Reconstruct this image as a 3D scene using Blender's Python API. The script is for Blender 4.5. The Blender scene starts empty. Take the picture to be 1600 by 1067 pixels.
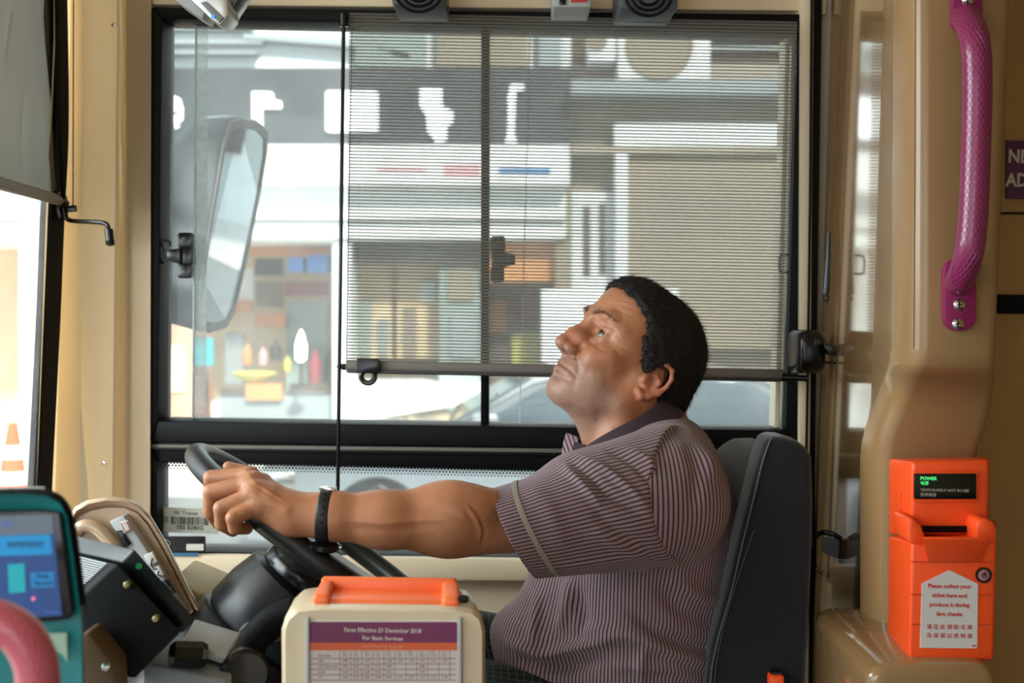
import bpy, bmesh, math, random
import numpy as np
from mathutils import Vector, Matrix
random.seed(7); RNG = np.random.default_rng(7)
SC = bpy.context.scene
COL = SC.collection
PI = math.pi
# ------------------------------------------------------------------ camera
FPX = 1800.0                                # focal length in pixels of the 1600 px wide frame (40.5 mm on full frame)
CAM = Vector((0.0, 0.0, 1.55))
_p, _r = math.radians(-2.4), math.radians(1.1)
_fw = Vector((0, math.cos(_p), math.sin(_p)))
_up0 = Vector((0, -math.sin(_p), math.cos(_p)))
_rt0 = Vector((1, 0, 0))
_rt = _rt0 * math.cos(_r) + _up0 * math.sin(_r)
_up = _up0 * math.cos(_r) - _rt0 * math.sin(_r)
cam_d = bpy.data.cameras.new('camera')
cam = bpy.data.objects.new('camera', cam_d); COL.objects.link(cam)
cam_d.sensor_width = 36.0; cam_d.lens = 36.0 * FPX / 1600.0
cam_d.clip_start = 0.05; cam_d.clip_end = 300
cam.matrix_world = Matrix(((_rt.x, _up.x, -_fw.x, CAM.x), (_rt.y, _up.y, -_fw.y, CAM.y), (_rt.z, _up.z, -_fw.z, CAM.z), (0, 0, 0, 1)))
cam_d.dof.use_dof = True; cam_d.dof.focus_distance = 1.62; cam_d.dof.aperture_fstop = 4.8
SC.camera = cam
def P(px, py, Y):
    """the world point at depth Y that the photo shows at pixel (px, py)"""
    d = _fw + _rt * ((px - 800.0) / FPX) + _up * ((533.5 - py) / FPX)
    return CAM + d * (Y / d.y)
def pix(v):
    d = Vector(v) - CAM; z = d.dot(_fw)
    return (800 + FPX * d.dot(_rt) / z, 533.5 - FPX * d.dot(_up) / z)
# ------------------------------------------------------------------ light and exposure
W = bpy.data.worlds.new('world'); SC.world = W; W.use_nodes = True
_bg = W.node_tree.nodes['Background']
_bg.inputs[0].default_value = (0.80, 0.91, 1.0, 1); _bg.inputs[1].default_value = 1.9
def lamp(name, kind, loc, aim, energy, color, **kw):
    l = bpy.data.lights.new(name, kind); l.energy = energy; l.color = color
    for k, v in kw.items(): setattr(l, k, v)
    o = bpy.data.objects.new(name, l); COL.objects.link(o); o.location = loc
    o.rotation_euler = (Vector(aim) - Vector(loc)).to_track_quat('-Z', 'Y').to_euler()
    return o
# hazy sun, coming over the bus roof and falling on the shops across the road
lamp('sun', 'SUN', (4, -10, 14), (-2, 8, 0), 6.5, (1.0, 0.95, 0.86), angle=math.radians(6))
# daylight entering by the windscreen in front of the driver, then an added soft fill lamp on the door side
lamp('windscreen_daylight', 'AREA', (-1.75, 1.15, 2.0), (0.1, 1.55, 1.2), 46, (0.93, 0.97, 1.0), shape='RECTANGLE', size=1.5, size_y=1.1)
lamp('door_side_fill', 'AREA', (-0.7, -1.0, 2.0), (0.1, 1.7, 1.2), 6, (1.0, 0.97, 0.93), shape='RECTANGLE', size=1.1, size_y=1.5)
SC.view_settings.view_transform = 'Standard'; SC.view_settings.look = 'None'
SC.view_settings.exposure = 0.35; SC.view_settings.gamma = 1.0; SC.view_settings.use_curve_mapping = False
SC.cycles.use_denoising = True
SC.cycles.max_bounces = 10; SC.cycles.transparent_max_bounces = 24
SC.cycles.sample_clamp_indirect = 6
# ------------------------------------------------------------------ materials
MATS = {}
def lin(c):
    return tuple((x / 12.92 if x <= 0.04045 else ((x + 0.055) / 1.055) ** 2.4) for x in [v / 255.0 for v in c])
def mat(name, rgb, rough=0.5, metal=0.0, spec=0.5, coat=0.0, bump=0.0, bscale=200.0, var=0.0, vscale=8.0, emit=0.0, sheen=0.0, sss=0.0, alpha=1.0):
    m = bpy.data.materials.new(name); m.use_nodes = True; N = m.node_tree.nodes; L = m.node_tree.links
    b = N['Principled BSDF']; c = lin(rgb)
    b.inputs['Base Color'].default_value = (*c, 1); b.inputs['Roughness'].default_value = rough
    b.inputs['Metallic'].default_value = metal; b.inputs['Specular IOR Level'].default_value = spec
    b.inputs['Coat Weight'].default_value = coat; b.inputs['Coat Roughness'].default_value = 0.08
    b.inputs['Sheen Weight'].default_value = sheen
    if emit > 0:
        b.inputs['Emission Color'].default_value = (*c, 1); b.inputs['Emission Strength'].default_value = emit
    if alpha < 1: b.inputs['Alpha'].default_value = alpha
    tc = None
    if bump > 0 or var > 0: tc = N.new('ShaderNodeTexCoord')
    if var > 0:
        n = N.new('ShaderNodeTexNoise'); n.inputs['Scale'].default_value = vscale; n.inputs['Detail'].default_value = 6
        L.new(tc.outputs['Object'], n.inputs['Vector'])
        mr = N.new('ShaderNodeMapRange'); mr.inputs[1].default_value = 0.3; mr.inputs[2].default_value = 0.7
        mr.inputs[3].default_value = 1 - var; mr.inputs[4].default_value = 1 + var
        L.new(n.outputs['Fac'], mr.inputs[0])
        mx = N.new('ShaderNodeVectorMath'); mx.operation = 'SCALE'; mx.inputs[0].default_value = c
        L.new(mr.outputs[0], mx.inputs['Scale']); L.new(mx.outputs[0], b.inputs['Base Color'])
    if bump > 0:
        n = N.new('ShaderNodeTexNoise'); n.inputs['Scale'].default_value = bscale; n.inputs['Detail'].default_value = 3
        L.new(tc.outputs['Object'], n.inputs['Vector'])
        bp = N.new('ShaderNodeBump'); bp.inputs['Strength'].default_value = bump; bp.inputs['Distance'].default_value = 0.002
        L.new(n.outputs['Fac'], bp.inputs['Height']); L.new(bp.outputs[0], b.inputs['Normal'])
    MATS[name] = m
    return m
def nodes_of(m): return m.node_tree.nodes, m.node_tree.links, m.node_tree.nodes['Principled BSDF']
# ------------------------------------------------------------------ object helpers
ROOTLOC = {}
def tag(o, label=None, cat=None, group=None, kind=None):
    if label: o['label'] = label
    if cat: o['category'] = cat
    if group: o['group'] = group
    if kind: o['kind'] = kind
    return o
def thing(name, loc, label, cat, group=None):
    o = bpy.data.objects.new(name, None); COL.objects.link(o); o.location = loc; o.empty_display_size = 0.05
    ROOTLOC[o.name] = Vector(loc)
    return tag(o, label, cat, group)
def smooth(me, ang=35):
    me.shade_smooth()
    if ang < 180: me.set_sharp_from_angle(angle=math.radians(ang))
def obj(name, me, m=None, parent=None, ang=35, kind=None, label=None):
    """me: Mesh or BMesh in world coordinates"""
    if isinstance(me, bmesh.types.BMesh):
        bmesh.ops.recalc_face_normals(me, faces=me.faces)
        d = bpy.data.meshes.new(name); me.to_mesh(d); me.free(); me = d
    n = len(me.vertices); co = np.empty(n * 3, np.float32); me.vertices.foreach_get('co', co); co = co.reshape(-1, 3)
    if parent is not None:
        base = ROOTLOC[parent.name]
    else:
        lo, hi = co.min(0), co.max(0); base = Vector(((lo[0] + hi[0]) / 2, (lo[1] + hi[1]) / 2, lo[2]))
    co = co - np.array(base, np.float32); me.vertices.foreach_set('co', co.ravel()); me.update()
    if ang: smooth(me, ang)
    if m is not None:
        for mm in (m if isinstance(m, (list, tuple)) else [m]): me.materials.append(mm)
    o = bpy.data.objects.new(name, me); COL.objects.link(o)
    ROOTLOC[o.name] = base
    if parent is not None: o.parent = parent
    else: o.location = base
    if kind: o['kind'] = kind
    if label: o['label'] = label
    return o
def struct(name, me, m, parent=None, ang=35):
    return obj(name, me, m, parent, ang, kind=None if parent else 'structure')
def B(): return bmesh.new()
def _bev(bm, geomfaces, bev, seg=2):
    if bev > 0:
        es = set()
        for f in geomfaces:
            for e in f.edges:
                if len(e.link_faces) == 2 and e.calc_face_angle(0) > 0.5: es.add(e)
        bmesh.ops.bevel(bm, geom=list(es), offset=bev, segments=seg, profile=0.5, affect='EDGES', clamp_overlap=True)
def box(bm, lo, hi, bev=0.0, seg=2, M=None):
    lo, hi = Vector(lo), Vector(hi)
    co = [Vector((x, y, z)) for x in (lo.x, hi.x) for y in (lo.y, hi.y) for z in (lo.z, hi.z)]
    return hexa(bm, [co[i] for i in (0, 4, 6, 2, 1, 5, 7, 3)], bev, seg, M)
def hexa(bm, p, bev=0.0, seg=2, M=None):
    """p: 4 points of one end face in order, then the 4 of the opposite face"""
    tmp = bmesh.new()
    v = [tmp.verts.new(M @ Vector(q) if M else q) for q in p]
    fs = [tmp.faces.new([v[i] for i in f]) for f in ((0, 3, 2, 1), (4, 5, 6, 7), (0, 1, 5, 4), (1, 2, 6, 5), (2, 3, 7, 6), (3, 0, 4, 7))]
    bmesh.ops.recalc_face_normals(tmp, faces=tmp.faces)
    _bev(tmp, fs, bev, seg); merge(bm, tmp); return bm
def merge(bm, tmp):
    d = bpy.data.meshes.new('t'); tmp.to_mesh(d); tmp.free(); bm.from_mesh(d); bpy.data.meshes.remove(d)
def prism(bm, pts, vec, bev=0.0, seg=2):
    """planar outline pts (world) extruded by vec"""
    tmp = bmesh.new(); vec = Vector(vec)
    a = [tmp.verts.new(p) for p in pts]; b = [tmp.verts.new(Vector(p) + vec) for p in pts]
    n = len(a); fs = [tmp.faces.new(a), tmp.faces.new(b[::-1])]
    for i in range(n): fs.append(tmp.faces.new([a[i], b[i], b[(i + 1) % n], a[(i + 1) % n]]))
    bmesh.ops.recalc_face_normals(tmp, faces=tmp.faces)
    _bev(tmp, fs, bev, seg); merge(bm, tmp); return bm
def slab(bm, px, Y0, Y1, bev=0.0, seg=2):
    """outline seen at photo pixels px on the plane y=Y0, extruded straight back to y=Y1"""
    return prism(bm, [P(x, y, Y0) for x, y in px], (0, Y1 - Y0, 0), bev, seg)
def rrect(x0, y0, x1, y1, r, n=5):
    out = []
    for cx, cy, a0 in ((x1 - r, y0 + r, -90), (x1 - r, y1 - r, 0), (x0 + r, y1 - r, 90), (x0 + r, y0 + r, 180)):
        for i in range(n + 1):
            a = math.radians(a0 + 90 * i / n); out.append((cx + r * math.cos(a), cy + r * math.sin(a)))
    return out
def loft(bm, rings, cap=True, closed=True):
    vs = [[bm.verts.new(p) for p in r] for r in rings]
    n = len(vs[0])
    for a, b in zip(vs[:-1], vs[1:]):
        for i in range(n if closed else n - 1):
            j = (i + 1) % n; bm.faces.new((a[i], a[j], b[j], b[i]))
    if cap and closed:
        bm.faces.new(vs[0][::-1]); bm.faces.new(vs[-1])
    return bm
def spline(pts, n=8):
    pts = [Vector(p) for p in pts]; out = []
    for i in range(len(pts) - 1):
        p0 = pts[max(i - 1, 0)]; p1 = pts[i]; p2 = pts[i + 1]; p3 = pts[min(i + 2, len(pts) - 1)]
        for k in range(n):
            t = k / n
            out.append(0.5 * ((2 * p1) + (p2 - p0) * t + (2 * p0 - 5 * p1 + 4 * p2 - p3) * t * t + (3 * p1 - p0 - 3 * p2 + p3) * t ** 3))
    out.append(pts[-1]); return out
def tube(bm, pts, r, seg=12, closed=False, cap=True, radii=None):
    pts = [Vector(p) for p in pts]; n = len(pts); rings = []
    up = None
    for i, p in enumerate(pts):
        if closed: t = pts[(i + 1) % n] - pts[i - 1]
        else: t = pts[min(i + 1, n - 1)] - pts[max(i - 1, 0)]
        t.normalize()
        if up is None: up = t.orthogonal().normalized()
        up = (up - t * up.dot(t)).normalized(); w = t.cross(up)
        rr = radii[i] if radii else r
        rings.append([p + up * (rr * math.cos(2 * PI * k / seg)) + w * (rr * math.sin(2 * PI * k / seg)) for k in range(seg)])
    if closed:
        # align last ring to the first
        a = rings[0][0] - pts[0]; best = min(range(seg), key=lambda k: (rings[-1][k] - pts[-1] - a).length)
        vs = [[bm.verts.new(q) for q in r_] for r_ in rings]
        for i in range(n):
            A = vs[i]; Bq = vs[(i + 1) % n]; off = 0 if i < n - 1 else (-best) % seg
            for k in range(seg):
                k2 = (k + 1) % seg
                if i < n - 1: bm.faces.new((A[k], A[k2], Bq[k2], Bq[k]))
                else: bm.faces.new((A[(k + best) % seg], A[(k2 + best) % seg], Bq[k2], Bq[k]))
    else: loft(bm, rings, cap)
    return bm
def cyl(bm, a, b, r, r2=None, seg=20):
    r2 = r if r2 is None else r2
    return tube(bm, [a, b], r, seg, radii=[r, r2])
def lathe(bm, c, axis, prof, seg=28):
    """prof: (distance along axis, radius)"""
    axis = Vector(axis).normalized(); u = axis.orthogonal().normalized(); w = axis.cross(u)
    return loft(bm, [[Vector(c) + axis * t + (u * math.cos(2 * PI * k / seg) + w * math.sin(2 * PI * k / seg)) * max(r, 1e-5) for k in range(seg)] for t, r in prof])
def text_mesh(s, size, M, depth=0.0003, align='CENTER', bold=0.0, shear=0.0, spacing=1.0, sx=1.0):
    """lettering as a mesh, M: 4x4 placing the text plane (x right, y up)"""
    c = bpy.data.curves.new('lettering', 'FONT'); c.body = s; c.size = size; c.extrude = depth; c.align_x = align; c.align_y = 'CENTER'
    c.offset = bold; c.shear = shear; c.space_character = spacing; c.resolution_u = 2
    o = bpy.data.objects.new('lettering', c); COL.objects.link(o)
    dg = bpy.context.evaluated_depsgraph_get(); me = bpy.data.meshes.new_from_object(o.evaluated_get(dg))
    bpy.data.objects.remove(o); bpy.data.curves.remove(c)
    me.transform(M @ Matrix.Diagonal((sx, 1, 1, 1))); return me
def frame(o, right, up):
    r = Vector(right).normalized(); n = r.cross(Vector(up)).normalized(); u = n.cross(r)
    return Matrix(((r.x, u.x, n.x, o[0]), (r.y, u.y, n.y, o[1]), (r.z, u.z, n.z, o[2]), (0, 0, 0, 1)))
def join_meshes(ms):
    bm = bmesh.new()
    for m in ms: bm.from_mesh(m); bpy.data.meshes.remove(m)
    return bm
# ------------------------------------------------------------------ implicit surfaces (smooth organic shapes)
class Grid:
    def __init__(s, lo, hi, h, init=0.03):
        s.lo = np.array(lo, np.float32); s.h = h; s.init = init
        n = np.ceil((np.array(hi) - s.lo) / h).astype(int) + 1; s.n = n
        s.F = np.full(n, init, np.float32)
        s.ax = [s.lo[i] + h * np.arange(n[i], dtype=np.float32) for i in range(3)]
    def block(s, c, rad, pad):
        sl = []
        for i in range(3):
            a = int(max(0, math.floor((c[i] - rad - pad - s.lo[i]) / s.h))); b = int(min(s.n[i], math.ceil((c[i] + rad + pad - s.lo[i]) / s.h) + 1))
            if b <= a: return None
            sl.append(slice(a, b))
        return tuple(sl)
    def put(s, fn, c, rad, k=0.0, mode='add', lo=None, hi=None):
        c = np.array(c, float); rad = np.array([rad] * 3 if np.isscalar(rad) else rad, float)
        sl = []
        for i in range(3):
            a = int(max(0, math.floor((c[i] - rad[i] - s.init - k - s.lo[i]) / s.h))); b = int(min(s.n[i], math.ceil((c[i] + rad[i] + s.init + k - s.lo[i]) / s.h) + 1))
            if b <= a: return
            sl.append(slice(a, b))
        sl = tuple(sl)
        X = s.ax[0][sl[0]][:, None, None]; Y = s.ax[1][sl[1]][None, :, None]; Z = s.ax[2][sl[2]][None, None, :]
        d = fn(X, Y, Z).astype(np.float32); a = s.F[sl]
        if mode == 'add':
            if k > 0:
                h = np.clip(0.5 + 0.5 * (a - d) / k, 0, 1); s.F[sl] = a + (d - a) * h - k * h * (1 - h)
            else: s.F[sl] = np.minimum(a, d)
        elif mode == 'sub':
            d = -d
            if k > 0:
                h = np.clip(0.5 - 0.5 * (a - d) / k, 0, 1); s.F[sl] = a + (d - a) * h + k * h * (1 - h)
            else: s.F[sl] = np.maximum(a, d)
    def clip(s, p, n, k=0.0):
        """keep the side n points away from"""
        n = np.array(n, float); n /= np.linalg.norm(n); p = np.array(p, float)
        X = s.ax[0][:, None, None]; Y = s.ax[1][None, :, None]; Z = s.ax[2][None, None, :]
        s.F = np.maximum(s.F, ((X - p[0]) * n[0] + (Y - p[1]) * n[1] + (Z - p[2]) * n[2]).astype(np.float32))
    def mesh(s):
        F = s.F; n = s.n
        neg = F < 0
        m = n - 1
        cnt = np.zeros(m, np.int8)
        for i in (0, 1):
            for j in (0, 1):
                for k in (0, 1): cnt += neg[i:i + m[0], j:j + m[1], k:k + m[2]]
        act = (cnt > 0) & (cnt < 8)
        I, J, K = np.nonzero(act); N = len(I)
        idx = np.full(m, -1, np.int32); idx[I, J, K] = np.arange(N)
        corner = {(i, j, k): F[I + i, J + j, K + k] for i in (0, 1) for j in (0, 1) for k in (0, 1)}
        acc = np.zeros((N, 3)); w = np.zeros(N)
        for a in corner:
            for ax in range(3):
                if a[ax] == 0:
                    b = tuple(1 if q == ax else a[q] for q in range(3))
                    fa, fb = corner[a], corner[b]; cr = (fa < 0) != (fb < 0)
                    t = np.where(cr, fa / np.where(cr, fa - fb, 1), 0)
                    for q in range(3): acc[:, q] += np.where(cr, a[q] + (t if q == ax else 0), 0)
                    w += cr
        acc /= np.maximum(w, 1)[:, None]
        V = s.lo + (np.stack([I, J, K], 1) + acc) * s.h
        faces = []
        for ax in range(3):
            o1, o2 = [(1, 2), (2, 0), (0, 1)][ax]
            sl0 = [slice(None)] * 3; sl1 = [slice(None)] * 3
            sl0[ax] = slice(0, n[ax] - 1); sl1[ax] = slice(1, n[ax])
            for o in (o1, o2):
                sl0[o] = slice(1, n[o] - 1); sl1[o] = slice(1, n[o] - 1)
            A = neg[tuple(sl0)]; Bn = neg[tuple(sl1)]
            q = np.nonzero(A != Bn); base = [q[0].copy(), q[1].copy(), q[2].copy()]
            for o in (o1, o2): base[o] = base[o] + 1
            flip = A[q]
            def g(d1, d2):
                c = [base[0].copy(), base[1].copy(), base[2].copy()]; c[o1] -= d1; c[o2] -= d2
                return idx[c[0], c[1], c[2]]
            f = np.stack([g(1, 1), g(0, 1), g(0, 0), g(1, 0)], 1)
            f[~flip] = f[~flip][:, ::-1]
            faces.append(f)
        return V.astype(np.float32), np.concatenate(faces)
def ell(c, r, R=None):
    c = np.array(c, float); r = np.array(r, float); R = np.eye(3) if R is None else np.array(R, float)
    def fn(X, Y, Z):
        X = X - c[0]; Y = Y - c[1]; Z = Z - c[2]
        q = [(R[0][i] * X + R[1][i] * Y + R[2][i] * Z) for i in range(3)]   # columns of R are the axes
        k0 = np.sqrt(sum((q[i] / r[i]) ** 2 for i in range(3))); k1 = np.sqrt(sum((q[i] / r[i] ** 2) ** 2 for i in range(3)))
        return k0 * (k0 - 1) / np.maximum(k1, 1e-6)
    return fn, c, float(max(r))
def cap_(a, b, ra, rb):
    a = np.array(a, float); b = np.array(b, float); ba = b - a; L2 = max(float(ba @ ba), 1e-12)
    def fn(X, Y, Z):
        X = X - a[0]; Y = Y - a[1]; Z = Z - a[2]
        t = np.clip((X * ba[0] + Y * ba[1] + Z * ba[2]) / L2, 0, 1)
        return np.sqrt((X - t * ba[0]) ** 2 + (Y - t * ba[1]) ** 2 + (Z - t * ba[2]) ** 2) - (ra + (rb - ra) * t)
    return fn, (a + b) / 2, np.abs(ba) / 2 + max(ra, rb)
def add(g, prim, k=0.0, mode='add'):
    g.put(prim[0], prim[1], prim[2], k, mode)
def np_mesh(name, V, Fq, attrs=None):
    me = bpy.data.meshes.new(name); me.from_pydata(V.tolist(), [], Fq.tolist()); me.update()
    if attrs:
        for k, a in attrs.items():
            at = me.attributes.new(k, 'FLOAT', 'POINT'); at.data.foreach_set('value', np.ascontiguousarray(a, np.float32))
    return me
def relax(V, Fq, it=2, lam=0.5):
    e = np.concatenate([Fq[:, [0, 1]], Fq[:, [1, 2]], Fq[:, [2, 3]], Fq[:, [3, 0]]])
    n = len(V)
    for _ in range(it):
        s = np.zeros((n, 3)); c = np.zeros(n)
        for q in range(3): s[:, q] = np.bincount(e[:, 0], V[e[:, 1], q], n) + np.bincount(e[:, 1], V[e[:, 0], q], n)
        c = np.bincount(e[:, 0], minlength=n) + np.bincount(e[:, 1], minlength=n)
        V = V + lam * (s / np.maximum(c, 1)[:, None] - V)
    return V
def vnormals(V, Fq):
    a = V[Fq[:, 2]] - V[Fq[:, 0]]; b = V[Fq[:, 3]] - V[Fq[:, 1]]; fn = np.cross(a, b); N = np.zeros_like(V, dtype=float)
    for i in range(4):
        for q in range(3): N[:, q] += np.bincount(Fq[:, i], fn[:, q], len(V))
    return N / np.maximum(np.linalg.norm(N, axis=1), 1e-9)[:, None]
def snoise(V, scale, seed=0):
    """cheap smooth noise from summed sines"""
    r = np.random.default_rng(seed); out = np.zeros(len(V))
    for i in range(9):
        d = r.normal(size=3); d /= np.linalg.norm(d); out += np.sin(V @ d * scale * (0.6 + 1.2 * r.random()) + r.random() * 6.3)
    return out / 4.0
# ================================================================== materials of the place
M_beige = mat('beige_panel', (240, 222, 190), rough=.42, spec=.4, bump=.12, bscale=500, var=.03, vscale=3)
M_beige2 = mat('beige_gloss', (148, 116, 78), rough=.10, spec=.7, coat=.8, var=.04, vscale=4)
M_tan = mat('tan_wall', (184, 146, 90), rough=.55, bump=.1, bscale=300, var=.05)
M_black = mat('black_frame', (9, 11, 12), rough=.5, spec=.18)
M_rubber = mat('black_rubber', (9, 13, 13), rough=.7, spec=.2, bump=.2, bscale=300)
M_blackp = mat('black_plastic', (14, 16, 18), rough=.36, spec=.45, bump=.12, bscale=900)
M_gblack = mat('glossy_black', (12, 14, 16), rough=.22, spec=.5)
M_alu = mat('aluminium', (190, 192, 188), rough=.35, metal=.85)
M_dalu = mat('dark_metal', (88, 84, 78), rough=.4, metal=.6)
M_chrome = mat('chrome', (215, 212, 205), rough=.15, metal=1)
M_grey = mat('grey_plastic', (122, 128, 132), rough=.4, spec=.4, bump=.1, bscale=700)
M_lgrey = mat('light_grey_plastic', (168, 172, 174), rough=.42)
M_white = mat('white_print', (232, 230, 222), rough=.6)
M_floor = mat('grey_vinyl', (84, 82, 80), rough=.7, bump=.2, bscale=400, var=.2, vscale=60)
M_ceil = mat('ceiling_panel', (205, 185, 150), rough=.5)
def glass_mat(name, dust, scale=6.0, tint=(0.93, 0.97, 0.96), streak=0.0, lo=.4, ior=1.35):
    """window glass with a film of road dust"""
    m = bpy.data.materials.new(name); m.use_nodes = True; N = m.node_tree.nodes; L = m.node_tree.links; N.clear()
    out = N.new('ShaderNodeOutputMaterial'); tr = N.new('ShaderNodeBsdfTransparent'); tr.inputs[0].default_value = (*tint, 1)
    gl = N.new('ShaderNodeBsdfGlossy'); gl.inputs['Roughness'].default_value = .02; fr = N.new('ShaderNodeFresnel'); fr.inputs[0].default_value = ior
    m1 = N.new('ShaderNodeMixShader'); L.new(fr.outputs[0], m1.inputs[0]); L.new(tr.outputs[0], m1.inputs[1]); L.new(gl.outputs[0], m1.inputs[2])
    df = N.new('ShaderNodeBsdfDiffuse'); df.inputs[0].default_value = (.8, .82, .82, 1); tl = N.new('ShaderNodeBsdfTranslucent'); tl.inputs[0].default_value = (.8, .83, .84, 1)
    m2 = N.new('ShaderNodeMixShader'); m2.inputs[0].default_value = .6; L.new(df.outputs[0], m2.inputs[1]); L.new(tl.outputs[0], m2.inputs[2])
    tc = N.new('ShaderNodeTexCoord'); n = N.new('ShaderNodeTexNoise'); n.inputs['Scale'].default_value = scale; n.inputs['Detail'].default_value = 8; L.new(tc.outputs['Object'], n.inputs['Vector'])
    r = N.new('ShaderNodeMapRange'); r.inputs[1].default_value = .3; r.inputs[2].default_value = .75; r.inputs[3].default_value = dust * lo; r.inputs[4].default_value = dust * 1.5; L.new(n.outputs['Fac'], r.inputs[0])
    n2 = N.new('ShaderNodeTexVoronoi'); n2.inputs['Scale'].default_value = 90; L.new(tc.outputs['Object'], n2.inputs['Vector'])
    r2 = N.new('ShaderNodeMapRange'); r2.inputs[1].default_value = .10; r2.inputs[2].default_value = .04; r2.inputs[3].default_value = 0; r2.inputs[4].default_value = .30; L.new(n2.outputs['Distance'], r2.inputs[0])
    ad = N.new('ShaderNodeMath'); ad.operation = 'ADD'; L.new(r.outputs[0], ad.inputs[0]); L.new(r2.outputs[0], ad.inputs[1])
    m3 = N.new('ShaderNodeMixShader'); L.new(ad.outputs[0], m3.inputs[0]); L.new(m1.outputs[0], m3.inputs[1]); L.new(m2.outputs[0], m3.inputs[2])
    L.new(m3.outputs[0], out.inputs[0]); MATS[name] = m; return m
M_glass = glass_mat('dusty_glass', .18)
M_glass2 = glass_mat('lower_glass', .12, scale=14)
M_glassw = glass_mat('windscreen_glass', .12, ior=1.06)
YW = 2.15
# ================================================================== bus body
bm = B(); box(bm, (-2.2, -1.35, -.06), (3.2, 2.26, 0)); struct('floor', bm, M_floor)
bm = B(); box(bm, (-1.0, 1.22, 0), (.56, 2.14, .30), .01); struct('trim_1', bm, M_floor)           # raised platform of the cab
bm = B(); box(bm, (-1.9, -1.35, 2.32), (3.2, 2.26, 2.38)); struct('ceiling', bm, M_ceil)
def quadframe(bm, o, i, Y0, Y1, bev=.002):
    """frame between outer and inner pixel quads TL TR BR BL"""
    for a in range(4):
        b = (a + 1) % 4; slab(bm, [o[a], o[b], i[b], i[a]], Y0, Y1, bev)
def wallpiece(bm, q, Y0=YW, Y1=YW + .07): slab(bm, q, Y0, Y1)
bm = B()
wallpiece(bm, [(196, -260), (1300, -260), (1290, 22), (220, 9)])                 # over the window
wallpiece(bm, [(196, -260), (237, -260), (240, 1450), (196, 1450)])              # between pillar and window
wallpiece(bm, [(240, 866), (1290, 880), (1290, 1450), (240, 1450)], YW + .012, YW + .07)
slab(bm, [(232, 866), (1262, 880), (1262, 912), (232, 904)], YW - .030, YW + .07, .006)
slab(bm, [(196, -260), (237, -260), (237, 1450), (196, 1450)], YW - .012, YW + .02, .004)
slab(bm, [(205, -260), (1262, -260), (1262, 17), (205, 7)], YW - .018, YW + .02, .004)
box(bm, (.50, YW + .02, 0), (3.2, YW + .07, 2.32))                                # side wall behind the partition
struct('wall_right', bm, M_beige, ang=30)
# pillar with its folded cover, between windscreen and side window
prof = [(84, 52, 2.00), (92, 62, 2.09), (110, 82, 2.150), (131, 124, 2.085), (183, 174, 2.100), (191, 180, 2.150), (200, 196, 2.135), (236, 234, 2.118), (238, 237, 2.16)]
bm = B(); top = [P(a, -260, Y) for a, b, Y in prof]; mid = [P(a * .6 + b * .4, 350, Y) for a, b, Y in prof]; bot = [P(b, 900, Y) for a, b, Y in prof]; low = [P(b - 20, 1500, Y) for a, b, Y in prof]
loft(bm, [top, [P(a, 60, Y) for a, b, Y in prof], mid, bot, low], cap=False, closed=False)
bmesh.ops.solidify(bm, geom=bm.faces[:], thickness=-.01)
pil = struct('trim_2', bm, M_beige, ang=50)
# windscreen: rubber seal and glass, running forward to the left
bm = B(); pts = [P(75, -260, 2.04), P(81, 0, 2.04), P(83, 200, 2.04), P(76, 350, 2.04), P(70, 500, 2.03), P(60, 700, 2.02), P(50, 900, 2.0), P(30, 1300, 1.97)]
sp = spline(pts, 6); loft(bm, [[p + Vector(v) for v in ((-.012, -.01, 0), (.010, -.012, 0), (.016, .03, 0), (-.010, .03, 0))] for p in sp])
win = struct('window_2', bm, M_rubber); win['label'] = 'windscreen seal and glass'
bm = B(); q = sp; far = [p + Vector((-.42, -1.15, 0)) + Vector((-.08, 0, 0)) * math.sin(0) for p in q]
rows = []
for k in range(13):
    t = k / 12; rows.append([p + Vector((-.05 * math.sin(t * 2) - .62 * t ** 1.6, -2.3 * t, 0)) for p in q])
loft(bm, rows, cap=False, closed=False)
struct('windscreen_glass', bm, M_glassw, win)
bm = B(); box(bm, (-1.9, 1.0, 0), (-.98, 2.1, .72), .03); struct('wall_front', bm, M_beige)
# unseen walls behind the camera, door side and rear, closed up to cut light
bm = B(); box(bm, (-.2, -1.35, 0), (3.2, -1.29, 2.32)); box(bm, (-1.9, -1.35, 2.05), (-.2, -1.29, 2.32)); struct('wall_left', bm, M_beige)
bm = B(); box(bm, (3.14, -1.35, 0), (3.2, 2.2, 2.32)); struct('wall_back', bm, M_tan)
# side window frame
w1o = [(236, 11), (1268, 22), (1252, 706), (233, 690)]; w1i = [(253, 29), (1246, 50), (1227, 672), (247, 658)]
bm = B(); quadframe(bm, w1o, w1i, YW - .022, YW + .06, .003)
win1 = struct('window_1', bm, M_black)
bm = B(); quadframe(bm, w1i, [(256, 32), (1236, 53), (1219, 669), (250, 655)], YW + .010, YW + .05, .002)
struct('pane_channel', bm, M_rubber, win1)
bm = B(); slab(bm, [(1237, 53), (1244, 53), (1228, 671), (1220, 671)], YW - .004, YW + .01, .001); struct('aluminium_strip', bm, M_alu, win1).__setitem__('label', 'bright aluminium edge strip')
bm = B(); slab(bm, [(752, 41), (765, 41), (764, 664), (751, 664)], YW + .004, YW + .045, .002); struct('mullion', bm, M_black, win1)
bm = B(); slab(bm, [(252, 28), (758, 39), (757, 665), (246, 658)], YW + .036, YW + .040); struct('pane', bm, M_glass, win1)
bm = B(); slab(bm, [(758, 39), (1240, 50), (1222, 672), (757, 665)], YW + .022, YW + .026); struct('pane', bm, M_glass, win1)
M_edge = mat('glass_edge', (215, 232, 230), rough=.2)
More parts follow.
